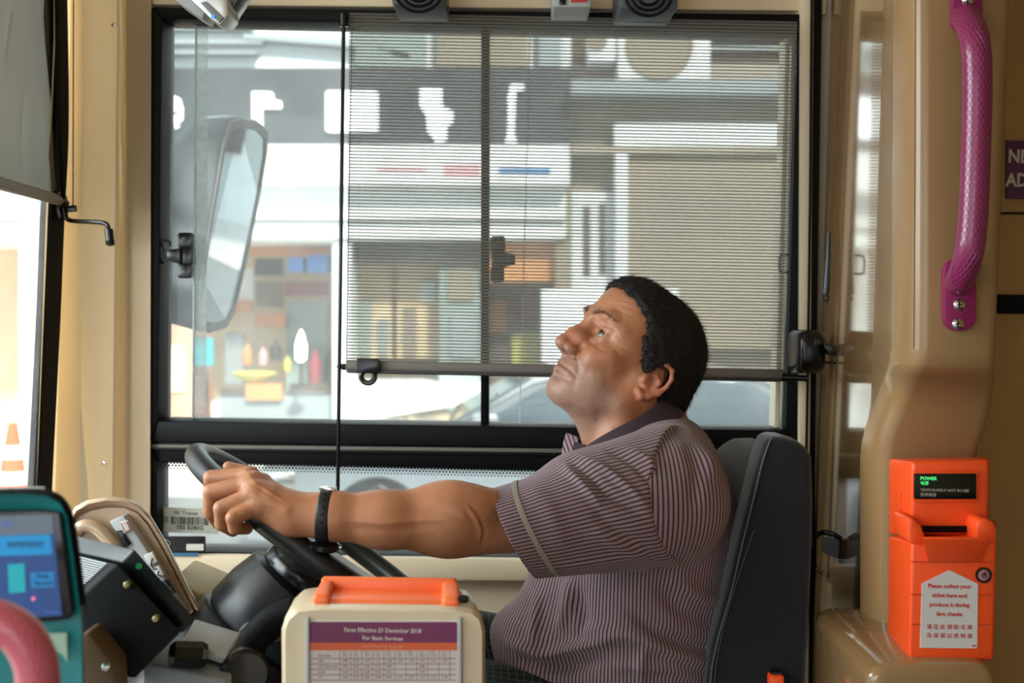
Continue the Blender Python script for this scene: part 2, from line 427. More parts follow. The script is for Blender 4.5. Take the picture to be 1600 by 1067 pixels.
bm = B(); slab(bm, [(305, 30), (307.0, 30), (301.5, 658), (299.5, 658)], YW + .028, YW + .036); slab(bm, [(828, 42), (829.4, 42), (812.4, 664), (811, 664)], YW + .016, YW + .022); struct('pane_edge', bm, M_edge, win1)
# dusty strip left by the seal on the fixed pane
bm = B(); slab(bm, [(307, 30), (325, 30), (322, 658), (303, 658)], YW + .0345, YW + .0355); struct('dust_strip', bm, glass_mat('dust_film', .42, scale=25), win1)
def latch(cx, cy, parent, mirror=1, hook=True):
    sx = mirror; Yl = YW - .002
    bm = B()
    slab(bm, rrect(cx - 11, cy - 36, cx + 13, cy - 12, 5), Yl - .006, Yl + .01, .0015); slab(bm, rrect(cx - 11, cy + 12, cx + 11, cy + 36, 5), Yl - .006, Yl + .01, .0015)
    slab(bm, rrect(cx - 9, cy - 14, cx + 13, cy + 14, 3), Yl - .014, Yl + .01, .002)
    x1 = cx - 28 * sx; slab(bm, [(cx - 6 * sx, cy - 12), (x1, cy - 8), (x1, cy + 8), (cx - 6 * sx, cy + 14)][::sx], Yl - .020, Yl - .006, .002)
    lt = struct('latch', bm, M_gblack, parent)
    if hook:
        bm = B(); tube(bm, spline([P(cx - 22 * sx, cy - 14, Yl - .01), P(cx - 24 * sx, cy - 22, Yl - .01), P(cx - 36 * sx, cy - 22, Yl - .01), P(cx - 30 * sx, cy - 4, Yl - .012), P(cx - 36 * sx, cy + 12, Yl - .01), P(cx - 24 * sx, cy + 6, Yl - .01)], 5), .0022, 8)
        struct('hook', bm, M_gblack, lt)
    for yy in (-26, 26):
        bm = B(); lathe(bm, P(cx, cy + yy, Yl - .006), (0, -1, 0), [(0, .004), (.0012, .0038), (.0018, .001)], 14); struct('screw', bm, M_dalu, lt)
latch(288, 399, win1); latch(777, 405, win1, -1, False)
bm = B(); tube(bm, spline([P(1232, 398, YW - .02), P(1220, 399, YW - .03), P(1219, 424, YW - .03), P(1232, 425, YW - .02)], 6), .0022, 8); struct('hook', bm, M_gblack, win1)
# lower fixed window under the cross bar
bm = B(); quadframe(bm, [(234, 690), (1252, 706), (1250, 884), (234, 868)], [(245, 722), (1240, 745), (1238, 877), (245, 861)], YW - .016, YW + .06, .003)
slab(bm, [(234, 700), (1252, 714), (1252, 719), (234, 703)], YW - .024, YW, .001)
win3 = struct('window_3', bm, M_black)
bm = B(); slab(bm, [(234, 694.5), (1252, 705), (1252, 712), (234, 700)], YW - .020, YW - .010, .001); struct('drip_rail', bm, mat('rail_grey', (110, 106, 98), rough=.5), win3).__setitem__('label', 'thin grey rail')
bm = B(); slab(bm, [(243, 720), (1242, 743), (1240, 879), (243, 863)], YW + .030, YW + .034); struct('pane', bm, M_glass2, win3)
# printed dots round the edge of the lower pane: small real dots
bm = B(); dots = []
def dotrow(x0, y0, x1, y1, n, r0, r1, rows, dx, dy):
    for rr in range(rows):
        for i in range(n):
            t = (i + .5 * (rr % 2)) / n; r = r0 + (r1 - r0) * rr / max(rows - 1, 1)
            dots.append((x0 + (x1 - x0) * t + dx * rr, y0 + (y1 - y0) * t + dy * rr, r))
dotrow(246, 722, 1238, 745, 190, 2.5, 1.4, 3, 0, 4.5); dotrow(246, 861, 1238, 876, 190, 2.3, 1.4, 2, 0, -4.5); dotrow(246, 724, 246, 860, 26, 2.3, 1.4, 2, 4.5, 0)
for x, y, r in dots:
    c = P(x, y, YW + .028); r *= YW / FPX; vs = [bm.verts.new(c + Vector((r * math.cos(k * PI / 3), 0, r * math.sin(k * PI / 3)))) for k in range(6)]; bm.faces.new(vs)
o = struct('frit_dots', bm, M_rubber, win3); o['kind'] = 'stuff'
# posts to the right of the window
bm = B(); slab(bm, [(1252, -200), (1274, -200), (1266, 706), (1262, 1450), (1240, 1450), (1248, 706)], YW - .03, YW + .04, .004); struct('trim_3', bm, M_beige)
bm = B(); slab(bm, [(1275, -200), (1288, -200), (1274, 706), (1270, 1450), (1258, 1450), (1265, 706)], YW - .022, YW + .02, .002); struct('trim_4', bm, M_rubber)
bm = B(); tube(bm, [P(1270, -200, YW - .034), P(1266, 300, YW - .034), P(1262, 600, YW - .034), P(1256, 900, YW - .034)], .0025, 8); tag(obj('cable', bm, M_rubber), 'thin black cable running straight down beside the right edge of the side window', 'cable')
# glossy partition behind the seat, seen at a grazing angle, and the rounded post at its end
def xy(px, Y, y=500): return P(px, y, Y).x
def ring_part(z, b=0.0):
    pts = [(xy(1284, 2.14), 2.14)] + [(xy(1290 + 75 * t, 2.10 - .34 * t) - b * math.sin(t * PI) - .006 * math.sin(t * PI), 2.10 - .34 * t) for t in np.linspace(0, 1, 9)] + [(.60, 1.765), (.60, 2.14)]
    return [Vector((x, y, z)) for x, y in pts]
zs = [(2.32, 0), (1.6, 0), (1.15, 0), (1.02, .0), (.99, .004), (.95, .010), (.80, .018), (.5, .02), (0, .02)]
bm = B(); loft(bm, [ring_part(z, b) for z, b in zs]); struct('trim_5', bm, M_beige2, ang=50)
bm = B()
tube(bm, [P(1272, 890, 2.095), P(1300, 905, 2.02), P(1330, 925, 1.90), P(1364, 947, 1.775)], .0014, 6); struct('trim_6', bm, M_rubber)
def post_ring(y, xl, xr, Yf, rl=.020, rr=.016, flare=1.0):
    z = P(1480, y, Yf).z; x0 = P(xl, y, Yf).x; x1 = P(xr, y, Yf).x; xb = xy(1365, 1.765)
    pts = [(xb, 1.80)]
    a = Vector((xb, 1.765)); b = Vector((x0 - .004, Yf + .06)); 
    for t in (0, .3, .6, .85, 1): pts.append(tuple(a.lerp(b, t)))
    for k in range(1, 6): an = math.radians(180 + 90 * k / 5); pts.append((x0 + rl + rl * math.cos(an), Yf + rl * 1.6 + rl * 1.6 * math.sin(an)))
    pts.append(((x0 + x1) / 2, Yf - .002))
    for k in range(6): an = math.radians(270 + 90 * k / 5); pts.append((x1 - rr + rr * math.cos(an), Yf + rr + rr * math.sin(an)))
    pts += [(x1 + .004, Yf + .10), (x1 + .004, 1.80)]
    return [Vector((x, yy, z)) for x, yy in pts]
bm = B()
secs = [(-260, 1428, 1590, 1.42), (0, 1428, 1584, 1.42), (300, 1428, 1572, 1.42), (480, 1428, 1564, 1.42), (545, 1427, 1561, 1.42), (568, 1424, 1560, 1.421), (578, 1421, 1560, 1.428), (590, 1416, 1559, 1.450), (604, 1410, 1558, 1.472), (625, 1401, 1555, 1.488),
        (650, 1390, 1550, 1.498), (680, 1378, 1541, 1.505), (705, 1372, 1533, 1.510), (730, 1370, 1531, 1.512), (850, 1370, 1531, 1.515), (1000, 1370, 1531, 1.515), (1500, 1370, 1531, 1.515)]
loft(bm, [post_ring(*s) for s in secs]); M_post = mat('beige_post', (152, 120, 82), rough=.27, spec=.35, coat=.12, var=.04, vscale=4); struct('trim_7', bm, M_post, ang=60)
bm = B(); tube(bm, [P(1431, -200, 1.4208), P(1430, 200, 1.4208), P(1428, 545, 1.4208)], .0007, 6); struct('trim_8', bm, mat('seam_brown', (112, 86, 54), rough=.9, spec=.1))  # brown seam line down the front of the post
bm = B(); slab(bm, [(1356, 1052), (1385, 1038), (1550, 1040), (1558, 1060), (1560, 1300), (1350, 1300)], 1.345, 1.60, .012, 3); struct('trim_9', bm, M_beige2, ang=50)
# tan bulkhead further back on the right, with its black band and purple notice
bm = B(); box(bm, (.62, 2.09, 0), (3.14, 2.13, 2.32)); struct('wall_rear', bm, M_tan)
bm = B(); slab(bm, [(1540, 331), (1700, 333), (1700, 336), (1540, 334)], 2.086, 2.095); slab(bm, [(1560, 460), (1700, 462), (1700, 492), (1560, 490)], 2.078, 2.095, .002); struct('trim_10', bm, M_rubber)
bm = B(); slab(bm, [(1573, 219), (1690, 221), (1690, 313), (1573, 310)], 2.083, 2.09, .001)
sg = obj('notice_sign', bm, mat('purple_vinyl', (88, 40, 84), rough=.5)); tag(sg, 'purple notice with large white capitals on the tan bulkhead at the far right', 'sign')
def ptext(s, px, py, Y, hpx, m, parent, name='lettering', align='CENTER', bold=0.0, sx=1.0, spacing=1.0, tilt=0.0, up=(0, 0, 1), depth=.0002):
    """lettering hpx pixels tall (capitals) centred on the photo pixel, lying on a surface that faces the camera side"""
    sz = hpx * Y / FPX / .70
    return obj(name, text_mesh(s, sz, frame(P(px, py, Y), (math.cos(tilt), 0, math.sin(tilt)), up), depth, align, bold, 0, spacing, sx), m, parent, ang=0)
M_wtext = mat('white_lettering', (225, 215, 205), rough=.5)
ptext('ND', 1575, 245, 2.0825, 20, M_wtext, sg, align='LEFT', bold=.0008, sx=.85); ptext('AD', 1572, 282, 2.0825, 20, M_wtext, sg, align='LEFT', bold=.0008, sx=.85)
# ================================================================== the street beyond the window
YF = 13.0; ZG = -.32
def fmat(n, c, rough=.8, **k): return mat(n, c, rough=rough, **k)
M_asph = fmat('asphalt', (120, 120, 118), bump=.3, bscale=60, var=.15, vscale=3); M_pave = fmat('pavement', (200, 198, 192), var=.08, vscale=2)
bm = B(); box(bm, (-40, 2.45, ZG - .1), (40, 10.2, ZG)); struct('road', bm, M_asph)
bm = B(); box(bm, (-40, -14, ZG - .1), (40, 2.45, ZG - .001)); struct('road', bm, M_asph)
bm = B(); box(bm, (-40, 10.2, ZG - .1), (40, 22, ZG + .12)); struct('pavement', bm, M_pave)
M_fw = fmat('white_facade', (226, 230, 230), var=.03); M_fg = fmat('grey_facade', (150, 158, 160)); M_sign = fmat('signband_charcoal', (60, 64, 68), var=.1, vscale=.6)
M_can = fmat('white_canopy', (244, 246, 244)); M_stone = fmat('beige_render', (158, 146, 130), var=.05, vscale=1); M_stone2 = fmat('tan_render', (150, 137, 118)); M_brown = fmat('brown_panel', (92, 76, 66))
M_warm = fmat('warm_interior', (226, 200, 160), var=.15, vscale=2); M_oran = fmat('orange_wood', (214, 146, 84)); M_blue = fmat('blue_plastic', (86, 132, 200)); M_teal = fmat('teal_board', (60, 156, 166))
M_lit = fmat('illuminated_letters', (250, 252, 255), emit=1.4); M_bulb = fmat('lamp_glow', (255, 238, 200), emit=9.0); M_dk = fmat('dark_recess', (66, 62, 58)); M_grn = fmat('green_grey_panel', (150, 164, 156))
M_pink = fmat('pink_column', (216, 160, 138)); M_yel = fmat('yellow_green', (206, 200, 96)); M_red = fmat('maroon', (140, 66, 66)); M_pinkp = fmat('pink_print', (226, 170, 176)); M_bluep = fmat('blue_print', (84, 130, 180))
def sq(x0, y0, x1, y1): return [(x0, y0), (x1, y0), (x1, y1), (x0, y1)]
def R_(name, x0, y0, x1, y1, Y, d, m, parent, bev=0): bm = B(); slab(bm, sq(x0, y0, x1, y1), Y, Y + d, bev); return obj(name, bm, m, parent)
shop = thing('shop_building', P(560, 745, YF), 'shop across the road with a charcoal name band, white canopy and open lit front', 'building')
bm = B(); slab(bm, sq(-500, -420, 890, 106), YF + .3, YF + 3); obj('upper_wall', bm, M_fw, shop)
bm = B(); slab(bm, sq(-500, 372, 890, 745), YF + 2.6, YF + 3); obj('back_wall', bm, M_warm, shop)
bm = B(); slab(bm, sq(-500, 372, 890, 376), YF, YF + 3); obj('soffit', bm, M_can, shop)
for y0, y1, x1 in ((40, 46, 392), (62, 68, 410), (80, 84, 400)): R_('louvre', -300, y0, x1, y1, YF + .12, .2, M_fg, shop)
bm = B(); slab(bm, [(380, 52), (540, 60), (640, 84), (640, 92), (540, 72), (380, 60)], YF + .1, YF + .3); obj('curved_ledge', bm, M_fg, shop)
R_('wall_panel', 556, 20, 664, 104, YF + .1, .2, M_grn, shop); R_('wall_panel', 682, 20, 826, 104, YF + .1, .2, M_stone2, shop); R_('wall_panel', 842, 20, 876, 104, YF + .1, .2, M_fg, shop)
R_('name_band', -500, 106, 890, 226, YF, .4, M_sign, shop)
R_('canopy', -500, 226, 890, 288, YF - .5, .9, M_can, shop); R_('fascia', -500, 291, 884, 342, YF - .2, .5, M_can, shop); R_('fascia', -500, 346, 884, 372, YF - .1, .4, M_can, shop)
R_('printed_stripe', 780, 262, 860, 272, YF - .51, .02, M_bluep, shop); R_('printed_panel', 693, 256, 750, 276, YF - .51, .02, M_pinkp, shop); R_('printed_stripe', 590, 262, 668, 268, YF - .51, .02, M_pinkp, shop)
ptext('e', 267, 164, YF - .06, 58, M_lit, shop, 'sign_letter', bold=.014); ptext('ME', 272, 196, YF - .06, 10, M_lit, shop, 'sign_letter')
bm = B(); slab(bm, [(394, 143), (424, 144), (426, 152), (410, 154), (438, 158), (438, 168), (408, 168), (408, 200), (394, 200)], YF - .08, YF); obj('sign_letter', bm, M_lit, shop)
bm = B(); slab(bm, rrect(509, 142, 590, 205, 4), YF - .08, YF); obj('sign_letter', bm, M_lit, shop)
bm = B(); slab(bm, [(656, 138), (690, 138), (690, 165), (708, 175), (706, 192), (698, 196), (697, 218), (682, 222), (668, 205), (666, 180), (656, 165)], YF - .08, YF); obj('sign_letter', bm, M_lit, shop)
bm = B(); slab(bm, [(798, 132), (818, 132), (818, 140), (806, 140), (803, 208), (807, 222), (790, 222), (794, 200), (794, 150)], YF - .08, YF); obj('sign_letter', bm, M_lit, shop)
for i, (x0, y0, x1, y1, m, dd) in enumerate(((312, 440, 345, 500, M_pink, 2.2), (372, 420, 396, 470, M_fw, 2.0), (398, 404, 440, 430, M_dk, 2.1), (352, 520, 380, 600, M_fg, 1.5), (446, 440, 512, 462, M_red, 1.7), (400, 440, 440, 480, M_stone2, 2.3), (306, 600, 330, 700, M_oran, 1.0), (452, 600, 512, 612, M_brown, .15), (345, 608, 440, 616, M_brown, .15), (350, 470, 392, 488, M_oran, 1.9))):
    R_('shelf_panel', x0, y0, x1, y1, YF + dd, .08, m, shop)
for i, (x0, y0, x1, y1, m, dd) in enumerate(((560, 470, 580, 556, M_grn, .75), (590, 500, 606, 556, M_fg, .75), (630, 480, 650, 556, M_stone2, .75), (656, 440, 680, 470, M_fw, .75), (700, 420, 740, 470, M_stone2, .25), (704, 490, 744, 560, M_fg, .25), (760, 470, 790, 520, M_oran, 1.1), (812, 455, 838, 500, M_red, 1.1))):
    R_('poster', x0, y0, x1, y1, YF + dd, .04, m, shop)
# piers and fittings of the shop front
R_('pier', 206, 372, 303, 740, YF, .7, M_pink, shop); R_('light_strip', 266, 540, 288, 612, YF - .04, .05, fmat('warm_panel', (255, 228, 170), emit=.6), shop)
R_('pier', 520, 372, 548, 740, YF, .6, M_can, shop); R_('pier', 686, 415, 750, 740, YF + .3, .6, M_grn, shop); R_('pier', 868, 290, 892, 740, YF, .8, M_stone2, shop)
R_('valance', 548, 372, 752, 412, YF + .2, .2, M_dk, shop); R_('valance', 752, 378, 868, 440, YF + .2, .2, M_oran, shop)
R_('shop_window', 552, 414, 612, 560, YF + .8, .1, M_warm, shop); R_('shop_window', 620, 414, 684, 560, YF + .8, .1, M_yel if False else M_warm, shop)
R_('counter', 548, 600, 752, 740, YF + .1, .8, M_fw, shop); R_('counter', 340, 618, 520, 740, YF + .2, .8, M_fg, shop); R_('counter_front', 384, 600, 440, 625, YF + .1, .1, M_oran, shop)
R_('wall_board', 398, 490, 446, 512, YF + 1.8, .1, M_oran, shop); R_('wall_board', 385, 374, 520, 400, YF + 1.5, .1, M_oran, shop); R_('door_panel', 447, 470, 512, 610, YF + 1.9, .1, M_grn, shop); R_('door_panel', 752, 450, 842, 700, YF + 1.2, .2, M_brown, shop)
R_('warm_panel', 800, 520, 842, 590, YF + 1.1, .1, M_yel, shop); R_('white_post', 331, 628, 340, 662, YF - .1, .1, M_can, shop)
tag(obj('notice_board', slab(B(), sq(302, 528, 333, 571), YF - .06, YF - .01), M_teal), 'small teal board on the pink pier of the shop across the road', 'board')
for i, (x0, y0, x1, y1, l) in enumerate(((449, 401, 473, 425, 'leftmost and squarest of the row'), (480, 398, 512, 426, 'middle one of the row'), (518, 388, 545, 414, 'rightmost and highest of the row'))):
    tag(obj('storage_box', slab(B(), rrect(x0, y0, x1, y1, 4), YF + .9, YF + 1.2, .01), M_blue), 'pale blue plastic box hanging in the shop, ' + l, 'box', 'blue boxes in the shop')
bm = B(); c = P(398, 583, YF + .3); lathe(bm, c - Vector((0, 0, .12)), (0, 0, 1), [(0, .08), (.05, .18), (.12, .26), (.13, .25), (.06, .16)], 24); tag(obj('bowl', bm, M_yel), 'wide yellow bowl on the grey shop counter across the road', 'bowl')
for x, y, h, w, m, l in ((386, 553, 34, 8, M_oran, 'slim orange bottle standing behind the yellow bowl'), (411, 556, 28, 7, M_pinkp, 'pink bottle right behind the yellow bowl'), (431, 545, 36, 10, M_dk, 'dark rounded jar right of the pink bottle'), (492, 572, 56, 11, M_red, 'maroon flask beside the glowing lamp'), (449, 568, 24, 6, M_yel, 'small lime pot beside the dark jar')):
    bm = B(); b = P(x, y + h / 2, YF + .7); s = YF / FPX; lathe(bm, b, (0, 0, 1), [(0, w * s * .9), (h * s * .1, w * s), (h * s * .65, w * s), (h * s * .8, w * s * .5), (h * s, w * s * .45)], 16); tag(obj('bottle', bm, m), l, 'bottle')
bm = B(); b = P(470, 566, YF - .2); lathe(bm, b, (0, 0, 1), [(0, .01), (.04, .055), (.18, .06), (.30, .03), (.36, .005)], 20)
lt = thing('table_lamp', P(470, 600, YF - .2), 'bright glowing bottle-shaped lamp on the shop counter across the road', 'lamp'); obj('bulb', bm, M_bulb, lt)
bm = B(); lathe(bm, P(470, 604, YF - .2), (0, 0, 1), [(0, .09), (.02, .09), (.03, .02), (.28, .02)], 16); obj('stand', bm, M_dk, lt)
# neighbouring building on the right
nb = thing('apartment_building', P(1150, 745, YF), 'beige building right of the charcoal name band, with ledges and wall recesses', 'building')
bm = B(); slab(bm, sq(893, 100, 1900, 745), YF + .3, YF + 3); slab(bm, sq(903, -420, 1900, 100), YF + 1.0, YF + 3); obj('main_wall', bm, M_stone, nb)
R_('ledge', 893, 124, 1900, 146, YF - .3, .8, M_fg, nb); R_('ledge', 960, 192, 1900, 228, YF + .05, .4, M_fw, nb); R_('ledge', 893, 228, 1900, 240, YF - .1, .5, M_stone, nb)
R_('wall_panel', 980, 240, 1400, 545, YF + .0, .4, M_stone2, nb); R_('pilaster', 962, 236, 981, 455, YF - .1, .5, M_fw, nb); R_('pilaster', 893, 300, 962, 455, YF + .15, .4, M_fw, nb)
R_('slot', 912, 322, 922, 430, YF + .12, .1, M_brown, nb); R_('slot', 937, 318, 946, 428, YF + .12, .1, M_brown, nb)
R_('window_strip', 1108, 20, 1500, 84, YF + .8, .3, M_dk, nb); R_('louvre', 1108, 56, 1500, 62, YF + .7, .1, M_fg, nb); R_('louvre', 1108, 72, 1500, 78, YF + .7, .1, M_fg, nb)
R_('wall_panel', 876, 20, 892, 104, YF + .3, .2, M_can, nb); R_('wall_panel', 892, 20, 922, 106, YF + .5, .2, M_brown, nb)
def acunit(x0, x1, y0, y1, l):
    t = thing('air_conditioner', P((x0 + x1) / 2, y1, YF - .3), l, 'air conditioner', 'outdoor units on the ledge')
    bm = B(); slab(bm, sq(x0, y0, x1, y1), YF - .3, YF + .2, .02); obj('casing', bm, M_can, t)
    bm = B(); c = P((x0 + x1) / 2 - 8, (y0 + y1) / 2, YF - .31); r = (x1 - x0) * .36 * YF / FPX; lathe(bm, c, (0, -1, 0), [(-.02, r), (.02, r), (.02, r * .92), (0, r * .9), (0, .01)], 24); obj('fan_grille', bm, M_stone2, t)
acunit(966, 1110, 18, 124, 'large outdoor air conditioner with a tan fan face on the ledge'); acunit(920, 962, 30, 96, 'narrow outdoor air conditioner left of the large one')
tag(obj('signboard', slab(B(), sq(846, 452, 1060, 780), YF - 1.4, YF - 1.3, .01), M_can), 'plain white board standing in front of the beige building', 'board')
# white car on the road, nose to the left
YC = 7.6; ZC = ZG
car = thing('car', (P(900, 700, YC)[0], YC + .85, ZG), 'silver-grey car passing on the road behind the driver', 'car')
fx = P(590, 760, YC)[0]            # front axle x
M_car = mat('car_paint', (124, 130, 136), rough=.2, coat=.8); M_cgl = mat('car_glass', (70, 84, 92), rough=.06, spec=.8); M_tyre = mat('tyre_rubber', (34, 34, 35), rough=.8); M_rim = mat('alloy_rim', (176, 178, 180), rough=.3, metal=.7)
def cx_(d): return fx + d
side = [(-.86, .20), (-.88, .48), (-.80, .66), (-.45, .80), (.10, .90), (.45, .96), (1.02, 1.30), (1.45, 1.42), (2.0, 1.42), (2.55, 1.34), (3.05, 1.06), (3.40, .96), (3.50, .72), (3.46, .22), (3.0, .18), (2.92, .42), (2.62, .58), (2.32, .42), (2.24, .18), (.36, .18), (.28, .42), (0, .58), (-.28, .42), (-.36, .18)]
bm = B()
def carring(y, sc, up): return [Vector((cx_(1.3 + (d - 1.3) * sc), y, ZG + (h if h < .95 else .95 + (h - .95) * up))) for d, h in side]
loft(bm, [carring(YC + .02, .975, .93), carring(YC, 1.0, .93), carring(YC + .08, 1.0, .98), carring(YC + .85, 1.01, 1.0), carring(YC + 1.62, 1.0, .98), carring(YC + 1.70, .98, .9)])
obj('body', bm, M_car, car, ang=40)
for sgn, yy in ((-1, YC - .006), (1, YC + 1.69)):
    bm = B(); prism(bm, [Vector((cx_(d), yy, ZG + h)) for d, h in ((.62, .98), (1.08, 1.25), (1.48, 1.355), (1.90, 1.355), (1.90, .98))], (0, .014, 0), .004); obj('side_window', bm, M_cgl, car)
    bm = B(); prism(bm, [Vector((cx_(d), yy, ZG + h)) for d, h in ((1.97, .98), (1.97, 1.355), (2.45, 1.30), (2.86, 1.06), (2.80, .98))], (0, .014, 0), .004); obj('side_window', bm, M_cgl, car)
bm = B(); hexa(bm, [Vector((cx_(.44), YC + .16, ZG + .975)), Vector((cx_(.44), YC + 1.54, ZG + .975)), Vector((cx_(1.0), YC + 1.48, ZG + 1.305)), Vector((cx_(1.0), YC + .22, ZG + 1.305)), Vector((cx_(.46), YC + .16, ZG + .94)), Vector((cx_(.46), YC + 1.54, ZG + .94)), Vector((cx_(1.02), YC + 1.48, ZG + 1.28)), Vector((cx_(1.02), YC + .22, ZG + 1.28))]); obj('windscreen', bm, M_cgl, car)
for d in (0, 2.62):
    for yy in (YC + .01, YC + 1.50):
        bm = B(); lathe(bm, (cx_(d), yy, ZG + .325), (0, 1, 0), [(0, .22), (0, .30), (.03, .325), (.17, .325), (.20, .30), (.20, .05)], 40); wh = obj('wheel', bm, M_tyre, car)
        bm = B(); lathe(bm, (cx_(d), yy, ZG + .325), (0, 1, 0), [(.03, .04), (-.004, .06), (.02, .20), (-.004, .225), (.04, .225)], 40); obj('rim', bm, M_rim, wh)
bm = B(); box(bm, (cx_(-.86), YC - .004, ZG + .52), (cx_(-.55), YC + .10, ZG + .66), .02); obj('headlight', bm, M_chrome, car)
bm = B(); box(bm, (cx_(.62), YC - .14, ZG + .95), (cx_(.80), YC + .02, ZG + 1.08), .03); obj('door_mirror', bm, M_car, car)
# what the windscreen shows: pale building, posts and a traffic cone
fb = thing('office_building', (-8, 14.0, ZG), 'pale overexposed building seen through the windscreen', 'building')
bm = B(); box(bm, (-16, 17.5, ZG), (-5.2, 20, 9)); obj('wall', bm, M_can, fb)
bm = B(); 
for k in range(5): box(bm, (-15.5, 17.4, 1.2 + k * 1.6), (-5.6, 17.55, 1.9 + k * 1.6))
obj('window_band', bm, M_fg, fb)
bm = B(); box(bm, (P(30, 500, 9)[0], 9, ZG), (P(58, 500, 9)[0], 9.2, 6)); tag(obj('street_post', bm, M_fw), 'pale square post seen through the windscreen beside the black seal', 'post')
cone = thing('traffic_cone', P(20, 762, 6.2), 'orange and white traffic cone seen through the windscreen', 'cone')
c = P(20, 770, 6.2); bm = B(); lathe(bm, c, (0, 0, 1), [(0, .085), (.38, .022)], 20); obj('cone_body', bm, fmat('cone_orange', (240, 96, 50)), cone)
for z in (.05, .19): bm = B(); lathe(bm, c + Vector((0, 0, z)), (0, 0, 1), [(0, .088 - z * .165), (.07, .076 - z * .165)], 20); obj('white_band', bm, M_can, cone)
bm = B(); box(bm, c - Vector((.12, .12, .02)), c + Vector((.12, .12, 0))); obj('base', bm, fmat('cone_base', (40, 40, 40)), cone)
bm = B(); box(bm, (c.x - .6, c.y - .6, ZG), (c.x + .6, c.y + .6, c.z - .02)); struct('kerb', bm, M_pave)
# street behind, reflected in the bus mirror
bb = thing('terrace_building', (6, 6, ZG), 'row of shops further along the road, out of sight except in the mirror', 'building')
bm = B(); box(bm, (15, 3.4, ZG), (19, 16, 9)); obj('wall', bm, M_fw, bb)
bm = B(); 
for k in range(4):
    for z in (1.0, 3.4, 5.8): bm = B(); box(bm, (14.9, 4 + k * 2.4, z), (14.99, 5.3 + k * 2.4, z + 1.4)); obj('window', bm, M_dk, bb)
bm = B(); box(bm, (14.6, 4.6, 2.5), (14.98, 8.0, 3.2)); obj('fascia', bm, M_bluep, bb)
bm = B(); box(bm, (14.6, 8.6, 2.5), (14.98, 11.0, 3.2)); obj('fascia', bm, M_oran, bb)
bm = B(); box(bm, (14.5, 5.6, 3.3), (14.98, 6.2, 7.0)); obj('blade_sign', bm, mat('sky_blue_sign', (90, 180, 220)), bb)
# side mirror on the outside of the bus
YM = 2.56
mir = thing('side_mirror', P(330, 520, YM), 'large grey exterior mirror with a tall rounded glass, outside the driver window', 'mirror')
glass = [(356, 196), (372, 190), (400, 196), (413, 210), (412, 240), (402, 300), (388, 372), (373, 440), (362, 486), (350, 506), (330, 512), (312, 508), (306, 494), (312, 440), (324, 360), (336, 290), (346, 230)]
def gy(x, y):  # outboard edge further away; the head leans with the photo's slant
    edge = 352 - (y - 196) * .155; return YM - .06 + (x - edge) / 60 * .13
gp = [P(x, y, gy(x, y)) for x, y in glass]
cen = sum(gp, Vector()) / len(gp)
nrm = (gp[3] - gp[12]).cross(gp[9] - gp[0]); nrm.normalize(); nrm = nrm if nrm.x > 0 else -nrm
def off(sc, d, extra=Vector()): return [cen + (p - cen) * sc + nrm * d + extra for p in gp]
M_house = mat('mirror_housing', (40, 46, 51), rough=.3, spec=.5); M_mirror = mat('mirror_glass', (225, 232, 232), rough=.01, metal=1)
bm = B(); loft(bm, [off(1.03, .002), off(1.055, -.003), off(1.05, -.030), off(1.02, -.065, Vector((-.02, .0, 0))), off(.90, -.105, Vector((-.035, .01, 0))), off(.62, -.128, Vector((-.04, .01, 0))), off(.2, -.134, Vector((-.04, .01, 0)))])
obj('housing', bm, M_house, mir, ang=60)
bm = B(); loft(bm, [off(1.035, -.001), off(1.03, .008), off(.95, .008), off(.945, .001)], cap=False); obj('glass_surround', bm, M_dalu, mir, ang=60)
bm = B(); bm.faces.new([bm.verts.new(p) for p in off(.955, .0045)]); bmesh.ops.solidify(bm, geom=bm.faces[:], thickness=.001); obj('mirror_glass', bm, M_mirror, mir, ang=20)
bm = B(); tube(bm, spline([P(300, 328, YM + .02), P(262, 330, YM + .03), P(200, 322, YM - .02), P(120, 300, 2.36), P(70, 290, 2.24), P(40, 285, 2.18)], 6), .024, 16); obj('mirror_arm', bm, M_house, mir)
